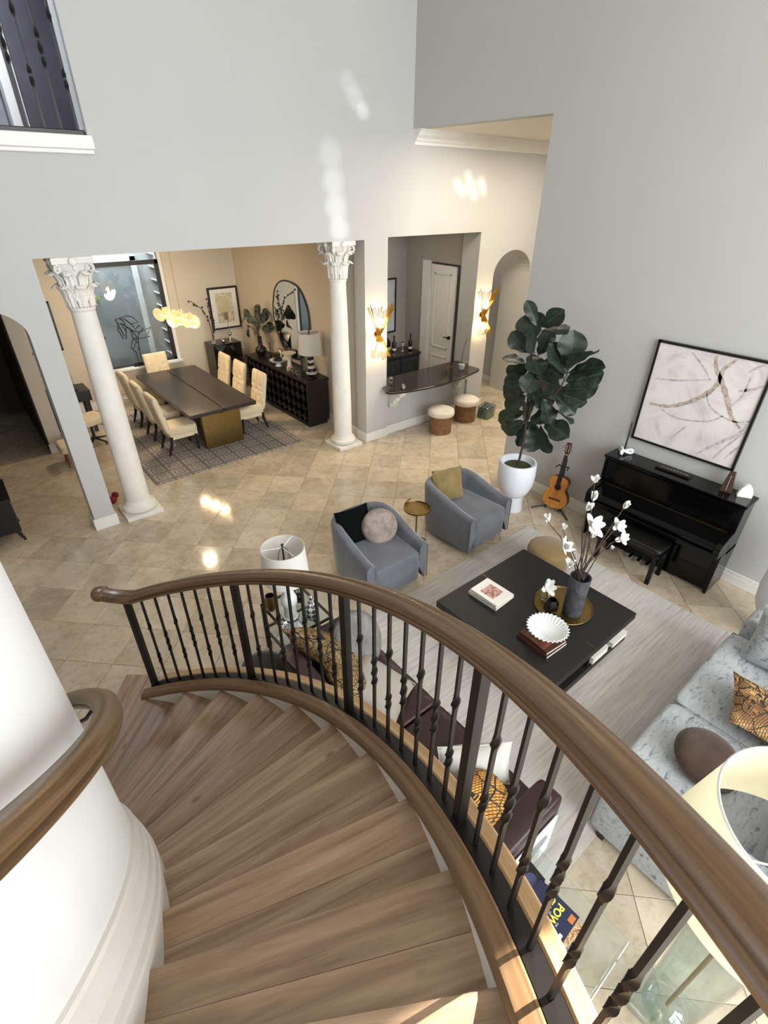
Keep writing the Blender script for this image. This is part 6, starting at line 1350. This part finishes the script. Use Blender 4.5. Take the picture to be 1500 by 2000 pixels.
for q in range(3): m.tube([(0, 0, 0.815), (0.185 * math.cos(q * 2.1 + 0.6), 0.185 * math.sin(q * 2.1 + 0.6), 0.815)], 0.004, 5)
m.build('spider', MT['porcelain'], t); MB().superq((0, 0, 0.845), 0.026, 0.026, 0.03, 1, 1, 10, 8).build('finial', MT['black'], t)
t = thing('brass_vase', 'small brass urn with a dark mouth beside the white table lamp', 'vase', (1.49, 3.48, 0.587)); MB().lathe([(0.03, 0), (0.055, 0.03), (0.065, 0.09), (0.05, 0.15), (0.045, 0.18), (0.04, 0.18), (0.04, 0.12), (0.001, 0.1)], n=28).build('urn', MT['brass'], t, smooth=50); MB().lathe([(0.039, 0.165), (0.001, 0.165)], n=20).build('dark_fill', MT['black'], t)
t = thing('reed_diffuser', 'dark reed diffuser bottle at the far corner of the glass side table', 'diffuser', (1.76, 3.42, 0.587)); MB().lathe([(0.03, 0), (0.032, 0.01), (0.032, 0.07), (0.014, 0.085), (0.014, 0.1)], n=18).build('bottle', MT['bottle_glass'], t, smooth=40)
for q in range(6): MB().tube([(0, 0, 0.02), (0.07 * math.cos(q * 1.05), 0.07 * math.sin(q * 1.05), 0.27)], 0.003, 5).build('reed', MT['black'], t)
dg_ = G('harlequin'); cxk = dg_.n('ShaderNodeTexChecker'); dg_.put(cxk.inputs['Vector'], dg_.coord(scale=(1, 1, 1), rot=(0.6, 0.6, 0.785), jitter=False)); cxk.inputs['Scale'].default_value = 26; cxk.inputs['Color1'].default_value = (0.06, 0.06, 0.06, 1); cxk.inputs['Color2'].default_value = (0.6, 0.6, 0.58, 1); dg_.set(Base_Color=cxk.outputs[0], Roughness=0.25)
t = thing('harlequin_vase', 'black and silver diamond patterned vase on the glass side table', 'vase', (1.74, 3.15, 0.587)); MB().lathe([(0.05, 0), (0.062, 0.03), (0.062, 0.12), (0.045, 0.17), (0.025, 0.19), (0.025, 0.22), (0.03, 0.225)], n=24).build('vase', dg_.m, t, smooth=40); MB().superq((0, 0, 0.245), 0.05, 0.05, 0.05, 1, 1).build('stopper', MT['chrome'], t, smooth=60)
t = thing('black_pouf', 'black round pouf on the floor beside the foot of the railing', 'pouf', (1.16, 3.1, 0.0)); MB().lathe([(0.19, 0), (0.21, 0.03), (0.215, 0.3), (0.19, 0.37), (0.12, 0.4), (0.001, 0.41)], n=32).build('seat', plain('black_green_velvet', '#191d19', 0.8, Sheen_Weight=0.3), t, smooth=60); MB().tube([(0.215 * math.cos(q * PI / 16), 0.215 * math.sin(q * PI / 16), 0.3) for q in range(32)], 0.006, 5, closed=True).build('piping', MT['black'], t)

# ---- clear acrylic table with the books
t = thing('acrylic_table', 'clear acrylic waterfall side table holding paperbacks beside the leather sofa', 'side table', (1.56, 0.3, 0.0)); ac = thinglass('acrylic', (0.93, 0.95, 0.94), 0.12)
MB().bb(-0.26, 0.26, -0.32, 0.31, 0.40, 0.42).build('top', ac, t, bevel=0.006); 
for y in (-0.32, 0.29): MB().bb(-0.26, 0.26, y, y + 0.02, 0, 0.40).build('side', ac, t, bevel=0.006)
nv = plain('navy_cover', '#1b2342', 0.3, var=0.1); dk = plain('dark_cover', '#17151c', 0.3, var=0.4, scale=12); lf_ = G('leaf_print_cover'); lf_.set(Base_Color=lf_.ramp(lf_.noise(lf_.coord(), 30, 4, 0.6, 1.5), [(0.4, lin('#8a5a38')), (0.5, lin('#d7b98f')), (0.6, lin('#7a4a2c'))]), Roughness=0.5)
BZ = 0.4205
book('paperback', 'brown leaf patterned book under the navy book on the acrylic table', 0.24, 0.27, 0.022, (1.555, 0.325, BZ), -0.1, lf_.m)
yl = plain('yellow_ink', '#e6dc4e', 0.5, var=0.02); wi = plain('white_ink', '#dcdcdc', 0.5, var=0.02); orr = plain('orange_ink', '#c9763a', 0.5)
b = book('paperback', 'navy paperback with yellow POWER lettering on the acrylic table', 0.22, 0.26, 0.02, (1.56, 0.35, BZ + 0.023), PI + 0.04, nv)
text(b, 'POWER', 0.058, (0.012, 0.03, 0.0202), 0, yl, sx=0.95, bold=0.0016); text(b, 'CHANGE', 0.05, (0.008, -0.025, 0.0202), 0, yl, sx=0.92, bold=0.0014); text(b, 'OF', 0.014, (0.0, 0.004, 0.0202), 0, wi); text(b, 'THE', 0.014, (0.02, 0.062, 0.0202), 0, wi)
MB().bb(0.04, 0.1, 0.095, 0.115, 0.02, 0.0205).build('white_print', wi, b); MB().bb(-0.09, -0.045, 0.09, 0.122, 0.02, 0.0205).build('orange_print', orr, b)
b2 = book('paperback', 'dark navy picture book at the far end of the acrylic table', 0.2, 0.13, 0.022, (1.6, 0.54, BZ), -0.1, dk)
MB().superq((0.02, -0.015, 0.0222), 0.09, 0.08, 0.002, 0.6, 1.0, 20, 6).build('cover_picture', plain('blue_grey_ink', '#3c4468', 0.4), b2); MB().bb(-0.08, -0.02, 0.045, 0.05, 0.022, 0.0226).build('white_print', wi, b2); MB().superq((-0.07, 0.01, 0.0224), 0.024, 0.024, 0.002, 1, 1, 12, 6).build('white_dot', wi, b2)
# ---- tall glass floor lamp
t = thing('glass_floor_lamp', 'tall clear glass cylinder lamp with a cream shade at the right edge of the photo', 'lamp', (1.87, -0.3, 0.0))
MB().bb(-0.15, 0.15, -0.15, 0.15, 0.0, 0.06).build('crystal_base', thinglass('crystal', (0.93, 0.96, 0.95), 0.16), t, bevel=0.015, bseg=3)
MB().lathe([(0.06, 0.06), (0.1, 0.075), (0.08, 0.1), (0.03, 0.12)], n=24).build('crystal_foot', thinglass('crystal_foot', (0.9, 0.94, 0.93), 0.2), t, smooth=50)
MB().lathe([(0.125, 0.062), (0.15, 0.9), (0.155, 1.4), (0.148, 1.4), (0.143, 0.9), (0.118, 0.064)], n=40, ring=True).build('glass_cylinder', MT['thin'], t, smooth=40)
MB().lathe([(0.02, 1.395), (0.03, 1.4), (0.03, 1.43), (0.02, 1.44)], n=20).build('cap', MT['chrome'], t, smooth=40); MB().cyl((0, 0, 0.1), (0, 0, 1.72), 0.011).build('rod', MT['brass'], t, smooth=40)
cs = shademat('cream_shade', '#f7f4e4', 0.5)
MB().lathe([(0.43, 1.55), (0.345, 2.01), (0.34, 2.01), (0.425, 1.55)], n=64, ring=True).build('shade', cs, t, smooth=40); m = MB()
for q in range(3): m.tube([(0, 0, 1.72), (0.37 * math.cos(q * 2.094 + 2.4), 0.37 * math.sin(q * 2.094 + 2.4), 1.84)], 0.005, 5)
m.build('spider', MT['porcelain'], t); MB().tube([(0.342 * math.cos(q * PI / 32), 0.342 * math.sin(q * PI / 32), 2.01) for q in range(64)], 0.006, 5, closed=True).build('shade_rim', MT['porcelain'], t, smooth=60)
# ================================================================== LAMPLIGHT OF THE ROOMS
lamp('bar_downlight', 'AREA', (7.2, 5.4, 4.7), 75, (1.0, 0.87, 0.68), (0, 0, 0), 1.2)
lamp('hall_downlight', 'AREA', (8.8, 4.9, 4.7), 110, (1.0, 0.88, 0.7), (0, 0, 0), 1.5)
lamp('dining_downlight', 'AREA', (3.0, 10.2, 3.55), 40, (1.0, 0.8, 0.55), (0, 0, 0), 0.16)
lamp('bar_room_light', 'AREA', (6.9, 8.2, 3.5), 7, (1.0, 0.93, 0.85), (0, 0, 0), 0.6)
lamp('passage_light', 'AREA', (9.2, 8.3, 3.5), 8, (1.0, 0.88, 0.72), (0, 0, 0), 0.4)
lamp('gallery_light', 'AREA', (0.5, 8.4, 6.7), 120, (0.85, 0.9, 1.0), (0, 0, 0), 0.8)
# added spot lamps standing in for sun glinting off glass onto the north wall
for i, (x, z, r, e) in enumerate(((4.80, 4.42, 0.17, 0.45), (4.83, 4.1, 0.17, 0.7), (4.86, 3.8, 0.17, 0.9), (4.9, 3.52, 0.16, 1.0), (5.36, 4.92, 0.1, 0.8), (5.24, 5.05, 0.13, 0.5), (5.12, 5.2, 0.13, 0.35), (7.32, 4.1, 0.1, 1.1), (7.45, 4.0, 0.1, 1.1), (7.55, 4.22, 0.09, 1.0), (7.66, 4.08, 0.12, 1.3), (7.76, 3.94, 0.09, 1.1), (7.9, 4.14, 0.07, 1.3), (7.97, 4.03, 0.07, 1.3))):
    src = Vector((-0.5, -4.6, 4.7)); tg = Vector((x, 7.0, z)); d = (tg - src).length
    l = lamp('glint_spot', 'SPOT', src, 4200 * e, (0.92, 0.97, 1.0), size=0.01, spot_size=2 * math.atan(r * 1.3 / d), spot_blend=1.0); aim(l, tg)
